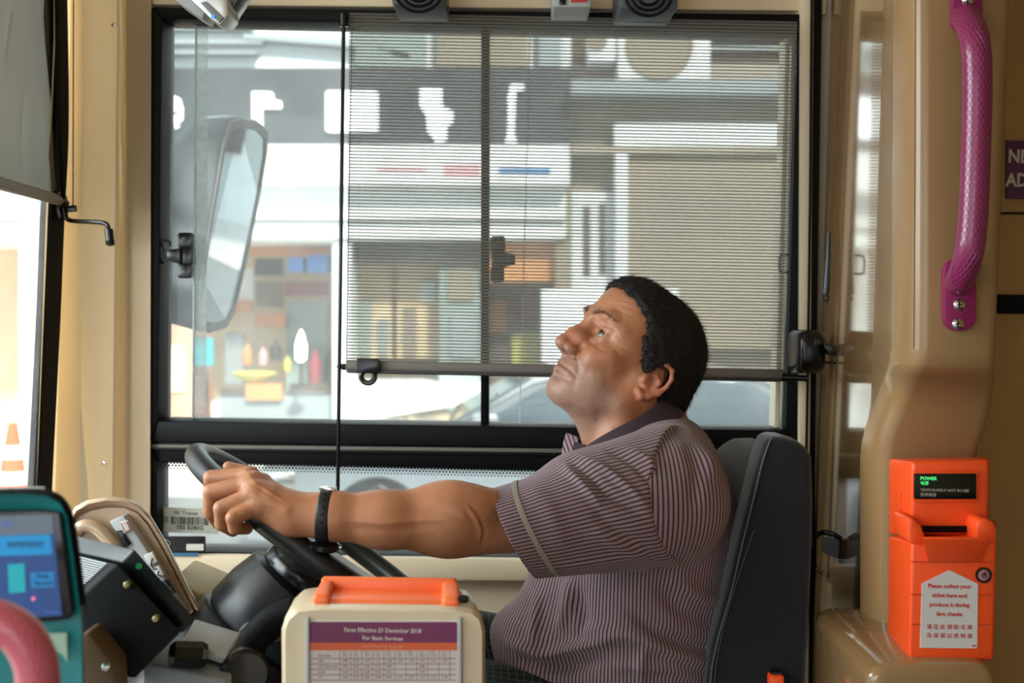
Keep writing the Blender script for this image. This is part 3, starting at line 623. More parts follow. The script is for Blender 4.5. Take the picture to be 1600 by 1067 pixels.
# ================================================================== blinds and window fittings
def blind_mat(name, thread, open_, period, gapa, threada, tl=.5):
    m = bpy.data.materials.new(name); m.use_nodes = True; N = m.node_tree.nodes; L = m.node_tree.links; N.clear()
    out = N.new('ShaderNodeOutputMaterial'); tc = N.new('ShaderNodeTexCoord'); sp_ = N.new('ShaderNodeSeparateXYZ'); L.new(tc.outputs['Object'], sp_.inputs[0])
    def wave(sock, per, lo, hi):
        a = N.new('ShaderNodeMath'); a.operation = 'MULTIPLY'; a.inputs[1].default_value = 2 * PI / per; L.new(sock, a.inputs[0])
        s = N.new('ShaderNodeMath'); s.operation = 'SINE'; L.new(a.outputs[0], s.inputs[0])
        r = N.new('ShaderNodeMapRange'); r.inputs[1].default_value = -.5; r.inputs[2].default_value = .3; r.inputs[3].default_value = lo; r.inputs[4].default_value = hi; L.new(s.outputs[0], r.inputs[0]); return r.outputs[0]
    w = wave(sp_.outputs['Z'], period, threada, gapa); w2 = wave(sp_.outputs['X'], period * .6, .86, 1.0)
    mu = N.new('ShaderNodeMath'); mu.operation = 'MULTIPLY'; L.new(w, mu.inputs[0]); L.new(w2, mu.inputs[1])
    df = N.new('ShaderNodeBsdfDiffuse'); df.inputs[0].default_value = (*lin(thread), 1); tn = N.new('ShaderNodeBsdfTranslucent'); tn.inputs[0].default_value = (*lin(thread), 1)
    mm = N.new('ShaderNodeMixShader'); mm.inputs[0].default_value = tl; L.new(df.outputs[0], mm.inputs[1]); L.new(tn.outputs[0], mm.inputs[2])
    tr = N.new('ShaderNodeBsdfTransparent'); mx = N.new('ShaderNodeMixShader'); L.new(mu.outputs[0], mx.inputs[0]); L.new(mm.outputs[0], mx.inputs[1]); L.new(tr.outputs[0], mx.inputs[2])
    L.new(mx.outputs[0], out.inputs[0]); MATS[name] = m; return m
M_shade = blind_mat('shade_mesh', (136, 134, 128), None, .0058, .87, .31, .35)
YB = 2.075
bl = thing('roller_blind', P(890, 575, YB), 'finely striped grey see-through roller blind pulled down behind the driver', 'blind')
bm = B(); slab(bm, [(546, 20), (1246, 34), (1222, 582), (541, 566)], YB, YB + .0008); obj('fabric', bm, M_shade, bl, ang=0)
bm = B(); hexa(bm, [P(541, 562, YB - .008), P(1224, 577, YB - .008), P(1222, 594, YB - .008), P(539, 580, YB - .008), P(541, 562, YB + .01), P(1224, 577, YB + .01), P(1222, 594, YB + .01), P(539, 580, YB + .01)], .003); obj('bottom_bar', bm, mat('bar_taupe', (104, 98, 90), rough=.4), bl)
bm = B(); slab(bm, [(541, 577), (1222, 591), (1222, 597), (541, 583)], YB - .012, YB + .004, .002); obj('bar_lip', bm, mat('bar_dark', (44, 42, 40), rough=.4), bl)
bm = B(); cyl(bm, P(534, 573, YB), P(545, 573, YB), .006); cyl(bm, P(526, 573, YB), P(536, 573, YB), .0025); obj('end_fitting', bm, M_gblack, bl)
bm = B(); cyl(bm, P(1220, 589, YB), P(1246, 590, YB), .008); cyl(bm, P(1244, 590, YB), P(1262, 591, YB), .006); obj('end_fitting', bm, M_gblack, bl)
bm = B(); o_ = [(558, 560), (592, 561), (593, 578), (588, 590), (580, 600), (568, 600), (560, 590), (557, 578)]
import itertools
pts_o = [P(x, y, YB - .014) for x, y in rrect(557, 560, 593, 582, 3) ]
slab(bm, rrect(557, 560, 593, 583, 3), YB - .018, YB - .008, .001)
c = P(575, 588, YB - .013); rr = 13 * YB / FPX; tube(bm, [c + Vector((math.cos(a) * rr * .82, 0, math.sin(a) * rr * .82)) for a in np.linspace(0, 2 * PI, 24, endpoint=False)], .0052, 8, closed=True); obj('pull_tab', bm, M_gblack, bl)
bm = B(); cyl(bm, P(537, 24, YB - .008), P(526, 905, YB - .008), .0036, seg=12); cyl(bm, P(537, 22, YB - .008), P(537, 42, YB - .008), .0075); tag(obj('guide_rod', bm, M_gblack), 'slim black upright rod at the left edge of the striped blind', 'rod')
bm = B(); tube(bm, [P(550, 36, YB - .01), P(541, 566, YB - .01)], .0009, 6); obj('cord', bm, M_gblack, bl)
# windscreen blind
b2 = thing('roller_blind', P(40, 300, 1.8), 'plain grey roller blind hanging at the windscreen, left edge of the photo', 'blind')
M_greyf = mat('grey_blind_cloth', (132, 126, 116), rough=.8, bump=.2, bscale=700)
_n, _l, _b = nodes_of(M_greyf); _t = _n.new('ShaderNodeBsdfTranslucent'); _t.inputs[0].default_value = (*lin((134, 130, 120)), 1); _m = _n.new('ShaderNodeMixShader'); _m.inputs[0].default_value = .45
_l.new(_b.outputs[0], _m.inputs[1]); _l.new(_t.outputs[0], _m.inputs[2]); _l.new(_m.outputs[0], _n['Material Output'].inputs[0])
bm = B(); rows = []
for k in range(9):
    t = k / 8; Y = 1.52 + .53 * t; xb = -45 + 137 * t; yb = 262 + 47 * t
    p = P(xb, yb, Y); top_ = P(-45 + 130 * t - 6 * t, -120, Y); rows.append([p, p.lerp(top_, .33) + Vector((-.012 * math.sin(t * 3), 0, 0)), p.lerp(top_, .66) + Vector((-.012, 0, 0)), top_])
loft(bm, rows, cap=False, closed=False); bmesh.ops.solidify(bm, geom=bm.faces[:], thickness=.001); obj('fabric', bm, M_greyf, b2, ang=180)
bm = B(); cyl(bm, P(-45, 274, 1.52), P(94, 313, 2.05), .0095, seg=16); obj('bottom_bar', bm, mat('bar_grey', (128, 122, 112), rough=.5), b2)
bm = B(); cyl(bm, P(82, 308, 2.02), P(95, 312, 2.05), .0125); cyl(bm, P(95, 312, 2.05), P(103, 320, 2.06), .008); slab(bm, [(86, 318), (92, 318), (94, 342), (90, 340)], 2.03, 2.04, .001); obj('bar_clip', bm, M_gblack, b2)
bm = B(); cyl(bm, P(98, 318, 2.05), P(102, 342, 2.05), .006); tube(bm, spline([P(101, 338, 2.05), P(112, 345, 2.05), P(150, 347, 2.03), P(166, 350, 2.02), P(170, 360, 2.02)], 6), .0042, 10); cyl(bm, P(170, 358, 2.02), P(172, 376, 2.02), .0075); lathe(bm, P(172, 376, 2.02), (0, 0, -1), [(-.004, .006), (.002, .0085), (.008, .007), (.010, .001)], 14); slab(bm, [(100, 322), (117, 320), (118, 330), (102, 332)], 2.045, 2.055, .001)
tag(obj('hook_arm', bm, M_gblack), 'bent black metal arm hooked under the grey windscreen blind, with a knob at its end', 'arm')
bm = B(); tube(bm, spline([P(87, -60, 2.0), P(89, 0, 2.0), P(91, 120, 2.0), P(94, 220, 2.0), P(99, 310, 2.03)], 8), .0042, 10); tag(obj('cable', bm, M_rubber), 'thick black cable hanging beside the grey windscreen blind', 'cable')
bm = B(); tube(bm, [P(115, -60, 2.06), P(114, 322, 2.05)], .0011, 6); tag(obj('cord', bm, M_rubber), 'hair-thin dark cord hanging against the pillar, down to the bent arm', 'cord')
for x, y, l in ((178, 39, 'small round screw near the top of the beige pillar'), (163, 724, 'small round screw low on the beige pillar')):
    bm = B(); lathe(bm, P(x, y, 2.09), (0, -1, 0), [(0, .0042), (.0015, .0038), (.0022, .0015), (.0012, .0012)], 14); tag(obj('screw', bm, M_chrome), l, 'screw')
# ------------------------------------------------------------------ things at the top edge
def vent(x0, x1, y1, l):
    t = thing('speaker', P((x0 + x1) / 2, y1, 2.0), l, 'speaker', 'round grilles over the window')
    bm = B(); slab(bm, rrect(x0, -60, x1, y1, 8), 1.98, 2.1, .006); obj('housing', bm, mat('speaker_grey', (70, 76, 84), rough=.45), t)
    c = P((x0 + x1) / 2, y1 - 22, 1.978); 
    for k, r in enumerate((.034, .025, .016)):
        bm = B(); tube(bm, [c + Vector((math.cos(a) * r * 1.15, 0, math.sin(a) * r)) for a in np.linspace(0, 2 * PI, 32, endpoint=False)], .0028, 8, closed=True); obj('ring', bm, M_black, t)
vent(612, 696, 9, 'grey housing with a round black grille, left one over the window'); vent(966, 1060, 15, 'grey housing with a round black grille, right one over the window')
cb = thing('control_unit', P(893, 10, 2.02), 'small pale control unit with a red digital readout above the window', 'control unit')
bm = B(); slab(bm, rrect(864, -40, 924, 11, 4), 1.99, 2.1, .003); obj('case', bm, M_lgrey, cb)
bm = B(); slab(bm, sq(892, -20, 917, 3), 1.987, 1.992); obj('readout', bm, mat('red_readout', (150, 40, 40), emit=.3), cb)
bm = B(); slab(bm, sq(874, -2, 884, 7), 1.986, 1.992, .001); obj('button', bm, M_gblack, cb)
dv = thing('camera_unit', P(345, 40, 1.7), 'tilted silver device with a small blue light, hanging at the top left of the window', 'camera unit')
def skew(pts, Y0, Y1, bev): bm = B(); slab(bm, pts, Y0, Y1, bev); return bm
obj('bracket', skew([(262, -30), (296, -30), (322, 14), (316, 30), (298, 18), (272, 0)], 1.70, 1.76, .003), M_lgrey, dv)
obj('case', skew([(286, -34), (352, -34), (358, 22), (344, 40), (330, 30), (294, -4)], 1.66, 1.72, .003), M_alu, dv)
obj('panel', skew([(313, 4), (322, 2), (349, 27), (342, 35)], 1.655, 1.662, .001), M_grey, dv)
obj('screen', skew([(330, -30), (392, -30), (356, 27), (346, 22)], 1.69, 1.74, .002), M_gblack, dv); obj('screen_glass', skew([(335, -26), (386, -30), (353, 18)], 1.688, 1.691, 0), M_lgrey, dv)
bm = B(); lathe(bm, P(333, 26, 1.654), (0, -1, 0), [(0, .003), (.001, .0028), (.001, .0001)], 12); obj('indicator', bm, mat('blue_light', (60, 140, 220), emit=.6), dv)
# ------------------------------------------------------------------ right-hand fittings
bm = B(); t = thing('blind_spot_mirror', P(1262, 583, 2.0), 'squarish rounded black mirror on a short arm at the right edge of the window', 'mirror')
def rr3(x0, y0, x1, y1, r, Y, sk=0): return [P(x, y + (x - x0) * sk, Y + (x - x0) / 60 * .02) for x, y in rrect(x0, y0, x1, y1, r, 5)]
loft(bm, [rr3(1236, 519, 1276, 582, 10, 2.03), rr3(1232, 515, 1282, 584, 12, 2.015), rr3(1246, 516, 1290, 583, 13, 1.985), rr3(1252, 521, 1288, 578, 12, 1.972), rr3(1258, 530, 1280, 568, 9, 1.968)]); obj('shell', bm, M_gblack, t, ang=50)
bm = B(); cyl(bm, P(1284, 544, 1.99), P(1300, 546, 2.0), .010); hexa(bm, [P(1286, 538, 1.97), P(1306, 540, 1.97), P(1306, 556, 1.97), P(1296, 556, 1.97), P(1286, 538, 1.99), P(1306, 540, 1.99), P(1306, 556, 1.99), P(1296, 556, 1.99)], .002); cyl(bm, P(1286, 566, 1.98), P(1305, 567, 1.99), .002); obj('arm', bm, M_gblack, t)
bm = B(); tube(bm, [P(1295, 362, 1.99), P(1294, 400, 1.99), P(1291, 450, 1.99), P(1290, 460, 1.99)], .0058, 12, radii=[.0030, .0048, .0062, .0055]); c = P(1291, 466, 1.99); tube(bm, [c + Vector((math.cos(a) * .0048, 0, math.sin(a) * .0048)) for a in np.linspace(0, 2 * PI, 14, endpoint=False)], .0015, 6, closed=True)
tag(obj('torch', bm, M_gblack), 'slim black tapered rod with a ring end, hung on the glossy partition', 'rod')
t = thing('seat_belt_anchor', P(1300, 870, 1.90), 'dark belt anchor with a cable on the glossy partition beside the seat', 'belt anchor')
bm = B(); hexa(bm, [P(1284, 838, 1.90), P(1312, 843, 1.90), P(1310, 874, 1.90), P(1284, 862, 1.90), P(1284, 838, 1.94), P(1312, 843, 1.94), P(1310, 874, 1.94), P(1284, 862, 1.94)], .002); obj('plate', bm, M_grey, t); 
bm = B(); tube(bm, spline([P(1272, 840, 1.88), P(1284, 832, 1.89), P(1300, 834, 1.89), P(1314, 842, 1.89)], 6), .0045, 10); tube(bm, spline([P(1280, 835, 1.89), P(1270, 850, 1.88), P(1268, 870, 1.88), P(1276, 884, 1.89)], 6), .0015, 6); obj('cable', bm, M_gblack, t)
# ------------------------------------------------------------------ magenta grab rail
def knurl_mat(name, rgb, light, scale):
    m = mat(name, rgb, rough=.3, spec=.5, coat=.3); N, L, b = nodes_of(m)
    u = N.new('ShaderNodeAttribute'); u.attribute_name = 'ku'; v = N.new('ShaderNodeAttribute'); v.attribute_name = 'kv'
    def ab(s):
        a = N.new('ShaderNodeMath'); a.operation = 'ADD' if s > 0 else 'SUBTRACT'; L.new(u.outputs['Fac'], a.inputs[0]); L.new(v.outputs['Fac'], a.inputs[1])
        x = N.new('ShaderNodeMath'); x.operation = 'SINE'; L.new(a.outputs[0], x.inputs[0]); y = N.new('ShaderNodeMath'); y.operation = 'ABSOLUTE'; L.new(x.outputs[0], y.inputs[0]); return y.outputs[0]
    mn = N.new('ShaderNodeMath'); mn.operation = 'MINIMUM'; L.new(ab(1), mn.inputs[0]); L.new(ab(-1), mn.inputs[1])
    r = N.new('ShaderNodeMapRange'); r.inputs[1].default_value = .05; r.inputs[2].default_value = .35; L.new(mn.outputs[0], r.inputs[0])
    bp = N.new('ShaderNodeBump'); bp.inputs['Strength'].default_value = .8; bp.inputs['Distance'].default_value = .0012; bp.invert = True; L.new(r.outputs[0], bp.inputs['Height']); L.new(bp.outputs[0], b.inputs['Normal'])
    mx = N.new('ShaderNodeMix'); mx.data_type = 'RGBA'; mx.inputs[6].default_value = (*lin(light), 1); mx.inputs[7].default_value = (*lin(rgb), 1); L.new(r.outputs[0], mx.inputs[0]); L.new(mx.outputs[2], b.inputs['Base Color'])
    return m
def rail(name, pts, r, m, parent, seg=48, rnd=20, pitch=.0100):
    sp = spline(pts, 12); bm = B(); tube(bm, sp, r, seg); d = bpy.data.meshes.new(name); bmesh.ops.recalc_face_normals(bm, faces=bm.faces); bm.to_mesh(d); bm.free()
    L = [0.0]
    for a, b in zip(sp[:-1], sp[1:]): L.append(L[-1] + (b - a).length)
    ku = []; kv = []
    for i in range(len(sp)):
        for k in range(seg): ku.append(k / seg * PI * rnd); kv.append(L[i] / pitch * PI)
    for n_, a in (('ku', ku), ('kv', kv)): at = d.attributes.new(n_, 'FLOAT', 'POINT'); at.data.foreach_set('value', a)
    return obj(name, d, m, parent, ang=180)
M_mag = knurl_mat('magenta_grip', (128, 24, 80), (178, 80, 124), 1); M_magp = mat('magenta_plate', (136, 26, 84), rough=.4)
t = thing('grab_rail', P(1510, 512, 1.40), 'magenta knurled grab rail screwed to the beige post on the right', 'grab rail')
rail('grip', [P(1508, 26, 1.405), P(1513, 34, 1.385), P(1523, 62, 1.358), P(1527, 110, 1.352), P(1526, 200, 1.352), P(1521, 330, 1.352), P(1514, 395, 1.356), P(1503, 430, 1.380), P(1497, 442, 1.410)], .0165, M_mag, t)
for y0, y1, x0, x1 in ((-60, 52, 1488, 1535), (404, 517, 1475, 1526)):
    bm = B(); slab(bm, rrect(x0, y0, x1, y1, 22, 8), 1.408, 1.418, .0015); pl = obj('mounting_plate', bm, M_magp, t)
for x, y in ((1499, 476), (1497, 506), (1512, -1)):
    bm = B(); lathe(bm, P(x, y, 1.408), (0, -1, 0), [(0, .0072), (.001, .0072), (.0026, .0056), (.0036, .003), (.0038, .0005)], 24); sc_ = obj('screw', bm, M_chrome, t)
    bm = B(); a = P(x, y, 1.4036); box(bm, a + Vector((-.0034, -.0004, -.0007)), a + Vector((.0034, .002, .0007))); box(bm, a + Vector((-.0007, -.0004, -.0034)), a + Vector((.0007, .002, .0034))); obj('slot', bm, M_black, sc_)
# ------------------------------------------------------------------ orange ticket dispenser
M_or = mat('orange_plastic', (246, 84, 30), rough=.38, spec=.5, bump=.08, bscale=900); M_rtext = mat('red_lettering', (206, 50, 40), rough=.6); M_paper = mat('white_sticker', (206, 204, 200), rough=.6)
td = thing('ticket_dispenser', P(1480, 1034, 1.43), 'orange ticket dispenser with a black display and white arrow-shaped notice', 'ticket dispenser')
bm = B()
hexa(bm, [P(1426, 722, 1.405), P(1545, 718, 1.405), P(1543, 835, 1.405), P(1424, 835, 1.405), P(1388, 716, 1.475), P(1548, 714, 1.51), P(1545, 835, 1.51), P(1388, 835, 1.475)], .004, 3)
hexa(bm, [P(1424, 846, 1.375), P(1557, 842, 1.375), P(1552, 1032, 1.375), P(1420, 1030, 1.375), P(1388, 838, 1.475), P(1558, 812, 1.50), P(1553, 1020, 1.51), P(1386, 1003, 1.475)], .004, 3)
obj('body', bm, M_or, td, ang=40)
# collecting cup: two curved cheeks and a sloping lip
bm = B()
for pts in ([(1420, 846), (1418, 822), (1422, 811), (1430, 811), (1440, 822), (1446, 838), (1450, 850), (1428, 852)], [(1527, 850), (1526, 824), (1530, 812), (1542, 810), (1553, 816), (1558, 830), (1557, 850)]): bm = B(); slab(bm, pts, 1.372, 1.43, .003, 2); obj('cheek', bm, M_or, td, ang=40)
bm = B(); hexa(bm, [P(1446, 842, 1.352), P(1546, 842, 1.352), P(1538, 846, 1.36), P(1452, 846, 1.36), P(1440, 842, 1.362), P(1548, 842, 1.362), P(1534, 876, 1.377), P(1450, 876, 1.377)], 0); bmesh.ops.delete(bm, geom=bm.verts[:], context='VERTS')
hexa(bm, [P(1442, 838, 1.350), P(1546, 839, 1.350), P(1546, 843, 1.347), P(1442, 842, 1.347), P(1450, 876, 1.376), P(1534, 876, 1.376), P(1534, 878, 1.372), P(1450, 878, 1.372)], .001); obj('cup_lip', bm, M_or, td)
bm = B(); slab(bm, [(1437, 822), (1512, 822), (1512, 832), (1440, 832)], 1.402, 1.407); obj('slot', bm, M_black, td, label='black ticket slot')
bm = B(); slab(bm, sq(1428, 736, 1529, 785), 1.400, 1.406, .0015); obj('display_surround', bm, M_or, td)
bm = B(); slab(bm, sq(1429, 740, 1526, 780), 1.398, 1.402, .001); dsp = obj('display', bm, mat('display_black', (8, 14, 12), rough=.15), td)
M_green = mat('green_lit_text', (70, 220, 120), emit=.8); M_dim = mat('pale_text', (160, 155, 145), emit=.1)
ptext('POWER', 1438, 747.5, 1.3975, 5.2, M_green, dsp, align='LEFT', bold=.0001); ptext('电源', 1438, 755, 1.3975, 4.6, M_green, dsp, align='LEFT'); ptext('TEMPORARILY NOT IN USE', 1438, 765.5, 1.3975, 4.4, M_dim, dsp, align='LEFT', sx=1.0); ptext('暂停使用', 1438, 773, 1.3975, 4.4, M_dim, dsp, align='LEFT')
bm = B(); slab(bm, [(1441, 912), (1484, 891), (1528, 912), (1527, 1013), (1438, 1012)], 1.3735, 1.3765); st = obj('notice', bm, M_paper, td, label='white arrow-topped notice with red lettering')
for s, y, h, b in (('Please collect your', 916, 6.4, .00012), ('ticket here and', 930.5, 6.4, .00012), ('produce it during', 945, 6.4, .00012), ('fare checks', 959.5, 6.4, .00012), ('请 在 此 领 取 车 票', 980, 6, 0), ('及 保 留 以 供 检 查', 993.5, 6, 0)): ptext(s, 1483.5, y, 1.373, h, M_rtext, st, bold=b, sx=.98)
bm = B(); slab(bm, sq(1519, 1008, 1525, 1010), 1.3728, 1.3734); obj('print_mark', bm, M_rtext, st)
bm = B(); c = P(1536, 898, 1.3745); lathe(bm, c, (0, -1, 0), [(0, .0095), (.003, .0095), (.003, .0075), (.001, .0070)], 28); lk = obj('key_lock', bm, M_gblack, td); bm = B(); lathe(bm, c, (0, -1, 0), [(0, .0068), (.002, .0068), (.0022, .0045), (.0034, .0040), (.0034, .0002)], 24); obj('cylinder', bm, mat('lock_metal', (190, 140, 150), rough=.35, metal=.4), lk); bm = B(); box(bm, c + Vector((-.0006, -.0042, -.0004)), c + Vector((.0006, -.003, .0036))); tube(bm, [c + Vector((math.cos(a) * .0026, -.0036, math.sin(a) * .0026)) for a in np.linspace(0, 2 * PI, 16, endpoint=False)], .0005, 6, closed=True); obj('key_slot', bm, M_black, lk)
bm = B()
for y in (877, 928, 975): slab(bm, [(1424, y), (1554, y + 1), (1554, y + 2.2), (1424, y + 1.2)], 1.3738, 1.376)
obj('groove', bm, mat('orange_groove', (190, 62, 24), rough=.6), td)
for y0, y1 in ((768, 822), (912, 975)):
    bm = B(); hexa(bm, [P(1399, y0, 1.452), P(1407, y0, 1.435), P(1407, y1, 1.435), P(1399, y1, 1.452), P(1402, y0, 1.47), P(1412, y0, 1.45), P(1412, y1, 1.45), P(1402, y1, 1.47)], .001); obj('side_clip', bm, M_or, td)
# ------------------------------------------------------------------ driver's seat
M_seat = mat('seat_cloth', (24, 27, 31), rough=.9, sheen=.3, bump=.3, bscale=700, spec=.2); M_seat2 = mat('seat_piping', (88, 90, 92), rough=.8)
st_ = thing('high_back_chair', P(1150, 1500, 1.78), 'dark charcoal high-backed driver seat with a stitched side panel', 'seat')
def seatring(Y, s, out): 
    c = (1190, 900); return [P(c[0] + (x - c[0]) * s, c[1] + (y - c[1]) * s, Y) for x, y in out]
so = [(1199, 682), (1225, 683), (1248, 690), (1264, 702), (1270, 716), (1272, 780), (1271, 850), (1267, 950), (1259, 1080), (1250, 1300), (1098, 1300), (1104, 1067), (1112, 1010), (1137, 923), (1154, 850), (1170, 785), (1186, 720)]
bm = B(); slab(bm, so, 1.570, 1.640, .012, 4); slab(bm, so, 1.93, 2.00, .012, 4); obj('side_bolster', bm, M_seat, st_, ang=50)
si = [(1160, 778), (1166, 748), (1180, 730), (1202, 721), (1235, 720), (1255, 728), (1262, 745), (1262, 1290), (1130, 1290), (1140, 1067), (1165, 900), (1170, 830)]
bm = B(); slab(bm, si, 1.632, 1.910, .020, 4); obj('backrest', bm, M_seat, st_, ang=50)
bm = B(); tube(bm, spline([P(1205, 684, 1.571), P(1192, 720, 1.569), P(1176, 785, 1.568), P(1160, 850, 1.568), P(1143, 923, 1.568), P(1119, 1010, 1.568), P(1110, 1067, 1.568), P(1104, 1200, 1.568)], 8), .0011, 6); obj('stitching', bm, M_seat2, st_)
bm = B(); tube(bm, spline([P(1178, 828, 1.5685), P(1164, 870, 1.5685), P(1140, 945, 1.5685), P(1124, 1010, 1.5685), P(1116, 1067, 1.5685), P(1110, 1150, 1.5685)], 8), .0005, 6); obj('stitching', bm, M_seat2, st_)
bm = B(); box(bm, (P(760, 1200, 1.76)[0], 1.52, .66), (P(1150, 1200, 1.76)[0], 2.02, .80), .03, 4); obj('seat_cushion', bm, M_seat, st_)
bm = B(); box(bm, (P(880, 1200, 1.76)[0], 1.62, .30), (P(1080, 1200, 1.76)[0], 1.92, .66), .02); obj('pedestal', bm, M_blackp, st_)
t = thing('seat_belt_buckle', P(1213, 1085, 1.56), 'orange-topped belt buckle beside the dark seat at the bottom edge', 'belt buckle')
bm = B(); slab(bm, rrect(1203, 1056, 1226, 1100, 4), 1.545, 1.565, .003); obj('button', bm, M_or, t); bm = B(); slab(bm, rrect(1206, 1050, 1222, 1062, 3), 1.55, 1.562, .001); obj('latch', bm, M_gblack, t)
# ------------------------------------------------------------------ labels on the lower window
t = thing('window_sticker', P(295, 832, YW + .02), 'white sticker with a barcode and bus number on the lower window', 'sticker')
Ys = YW + .024
bm = B(); slab(bm, [(250, 792), (341, 796), (341, 834), (249, 831)], Ys, Ys + .001); _ms = mat('sticker_white', (232, 232, 222), rough=.5); _n, _l, _b = nodes_of(_ms); _t = _n.new('ShaderNodeBsdfTranslucent'); _t.inputs[0].default_value = (.8, .8, .74, 1); _m = _n.new('ShaderNodeMixShader'); _m.inputs[0].default_value = .5
_l.new(_b.outputs[0], _m.inputs[1]); _l.new(_t.outputs[0], _m.inputs[2]); _l.new(_m.outputs[0], _n['Material Output'].inputs[0])
obj('label_sheet', bm, _ms, t)
M_ink = mat('black_ink', (30, 30, 30), rough=.6)
tl_ = -.02
ptext('SBS', 276, 801, Ys - .0005, 5, M_ink, t, tilt=tl_); ptext('Transit', 297, 802, Ys - .0005, 6.2, M_ink, t, tilt=tl_); ptext('SBS 8280G', 297, 824.5, Ys - .0005, 6.6, M_ink, t, tilt=tl_, bold=.0002)
bm = B(); x = 267.0
while x < 324:
    w = random.choice((.7, .9, 1.4, 2.0)); slab(bm, sq(x, 807 + (x - 267) * .03, min(x + w, 325), 819 + (x - 267) * .03), Ys - .0006, Ys); x += w + random.choice((.8, 1.1, 1.6))
obj('barcode', bm, M_ink, t); bm = B(); slab(bm, sq(253, 807, 263, 816), Ys - .0006, Ys); obj('stamp', bm, M_lgrey, t)
t = thing('card', P(283, 863, YW - .02), 'black card with a small white label propped on the window sill', 'card')
bm = B(); slab(bm, rrect(247, 838, 321, 863, 2), YW - .030, YW - .028); obj('card_body', bm, M_gblack, t); bm = B(); slab(bm, sq(291, 850, 318, 860), YW - .031, YW - .030); obj('label', bm, M_white, t)
bm = B(); tube(bm, spline([P(250, 856, YW - .031), P(262, 854, YW - .031), P(266, 848, YW - .031), P(258, 843, YW - .031), P(248, 844, YW - .031)], 6), .0008, 6); obj('arc_print', bm, M_lgrey, t)
tag(obj('leaflet', slab(B(), sq(256, 863.5, 309, 869), YW - .034, YW - .033), mat('blue_print_small', (60, 120, 160), rough=.5)), 'blue leaflet edge lying under the black card on the sill', 'leaflet')
for x, y in ((282, 607), (776, 617)):
    ptext('Λ', x, y, YW + .019, 6, mat('brown_mark', (120, 60, 50)), win1, 'glass_mark')
# ================================================================== steering wheel, dashboard and the things in front
_sl, _yw = math.radians(35.5), .1075
WD = Vector((math.cos(_sl) * math.cos(_yw), math.sin(_yw) * math.cos(_sl), -math.sin(_sl))).normalized(); WN0 = Vector((math.sin(_sl), 0, math.cos(_sl)))
wt = .1694; WW = (Vector((0, 1, 0)) * math.cos(wt) - WN0 * math.sin(wt)); WW = (WW - WD * WW.dot(WD)).normalized(); WN = WD.cross(WW); WN = WN if WN.z > 0 else -WN
WC = P(511.5, 852.3, 1.651); WR_ = .2269; RT = .0160
def wpt(a, r=WR_, h=0): return WC + WD * (math.cos(a) * r) + WW * (math.sin(a) * r) + WN * h
sw = thing('steering_wheel', WC, 'large black steering wheel held by the driver, tilted steeply', 'steering wheel')
n = 96; bm = B(); tube(bm, [wpt(2 * PI * k / n) for k in range(n)], RT, 24, closed=True)
obj('rim', bm, mat('rim_vinyl', (20, 22, 24), rough=.36, spec=.5, bump=.15, bscale=700), sw, ang=180)
bm = B(); A0 = math.radians(-124); tube(bm, [wpt(A0 + math.radians(q)) for q in (0, .8)], RT + .0008, 24); obj('rim_seam', bm, M_black, sw)
bm = B()
lathe(bm, WC - WN * .06, WN, [(-.03, .05), (0, .066), (.020, .064), (.030, .050), (.032, .001)], 36); obj('hub', bm, M_gblack, sw, ang=50)
for a in (0, 180, 235, 305):
    a = math.radians(a); d = (WD * math.cos(a) + WW * math.sin(a)); s_v = WN.cross(d).normalized()
    i0, i1 = WC + d * (-.01 if a == math.radians(180) or a == 0 else .03) - WN * .016, WC + d * (WR_ - .008) - WN * .004; w0, w1 = (.052, .030) if a in (0, math.radians(180)) else (.020, .014)
    bm = B(); hexa(bm, [i0 - s_v * w0, i0 + s_v * w0, i0 + s_v * w0 + WN * .010, i0 - s_v * w0 + WN * .010, i1 - s_v * w1, i1 + s_v * w1, i1 + s_v * w1 + WN * .006, i1 - s_v * w1 + WN * .006], .003, 3); obj('spoke', bm, mat('spoke_grey', (150, 156, 166), rough=.35, metal=.3), sw)
col_ = thing('steering_column', WC - WN * .3, 'black moulded steering column shroud below the wheel', 'steering column')
cx0 = WC - WN * .06; cdir = (-WN + Vector((-.20, 0, -.10))).normalized()
bm = B(); lathe(bm, cx0, cdir, [(0, .055), (.012, .078), (.05, .086), (.09, .088), (.098, .083)], 40); obj('upper_shroud', bm, mat('shroud_black', (18, 21, 24), rough=.36, spec=.4), col_, ang=50)
bm = B(); lathe(bm, cx0 + cdir * .098, cdir, [(0, .083), (.006, .091), (.10, .098), (.22, .106), (.40, .11)], 40); obj('lower_shroud', bm, MATS['shroud_black'], col_, ang=50)
bm = B(); cyl(bm, P(452, 985, 1.52), P(405, 992, 1.44), .010, .014); lathe(bm, P(405, 992, 1.44), P(405, 992, 1.44) - P(452, 985, 1.52), [(-.004, .014), (.004, .018), (.022, .018), (.028, .012), (.03, .001)], 20); obj('stalk', bm, M_blackp, col_)
bm = B(); tube(bm, spline([P(460, 958, 1.42), P(430, 968, 1.42), P(412, 985, 1.42), P(392, 1010, 1.42), P(385, 1080, 1.42)], 6), .020, 14); obj('lower_lever_boot', bm, M_rubber, col_)
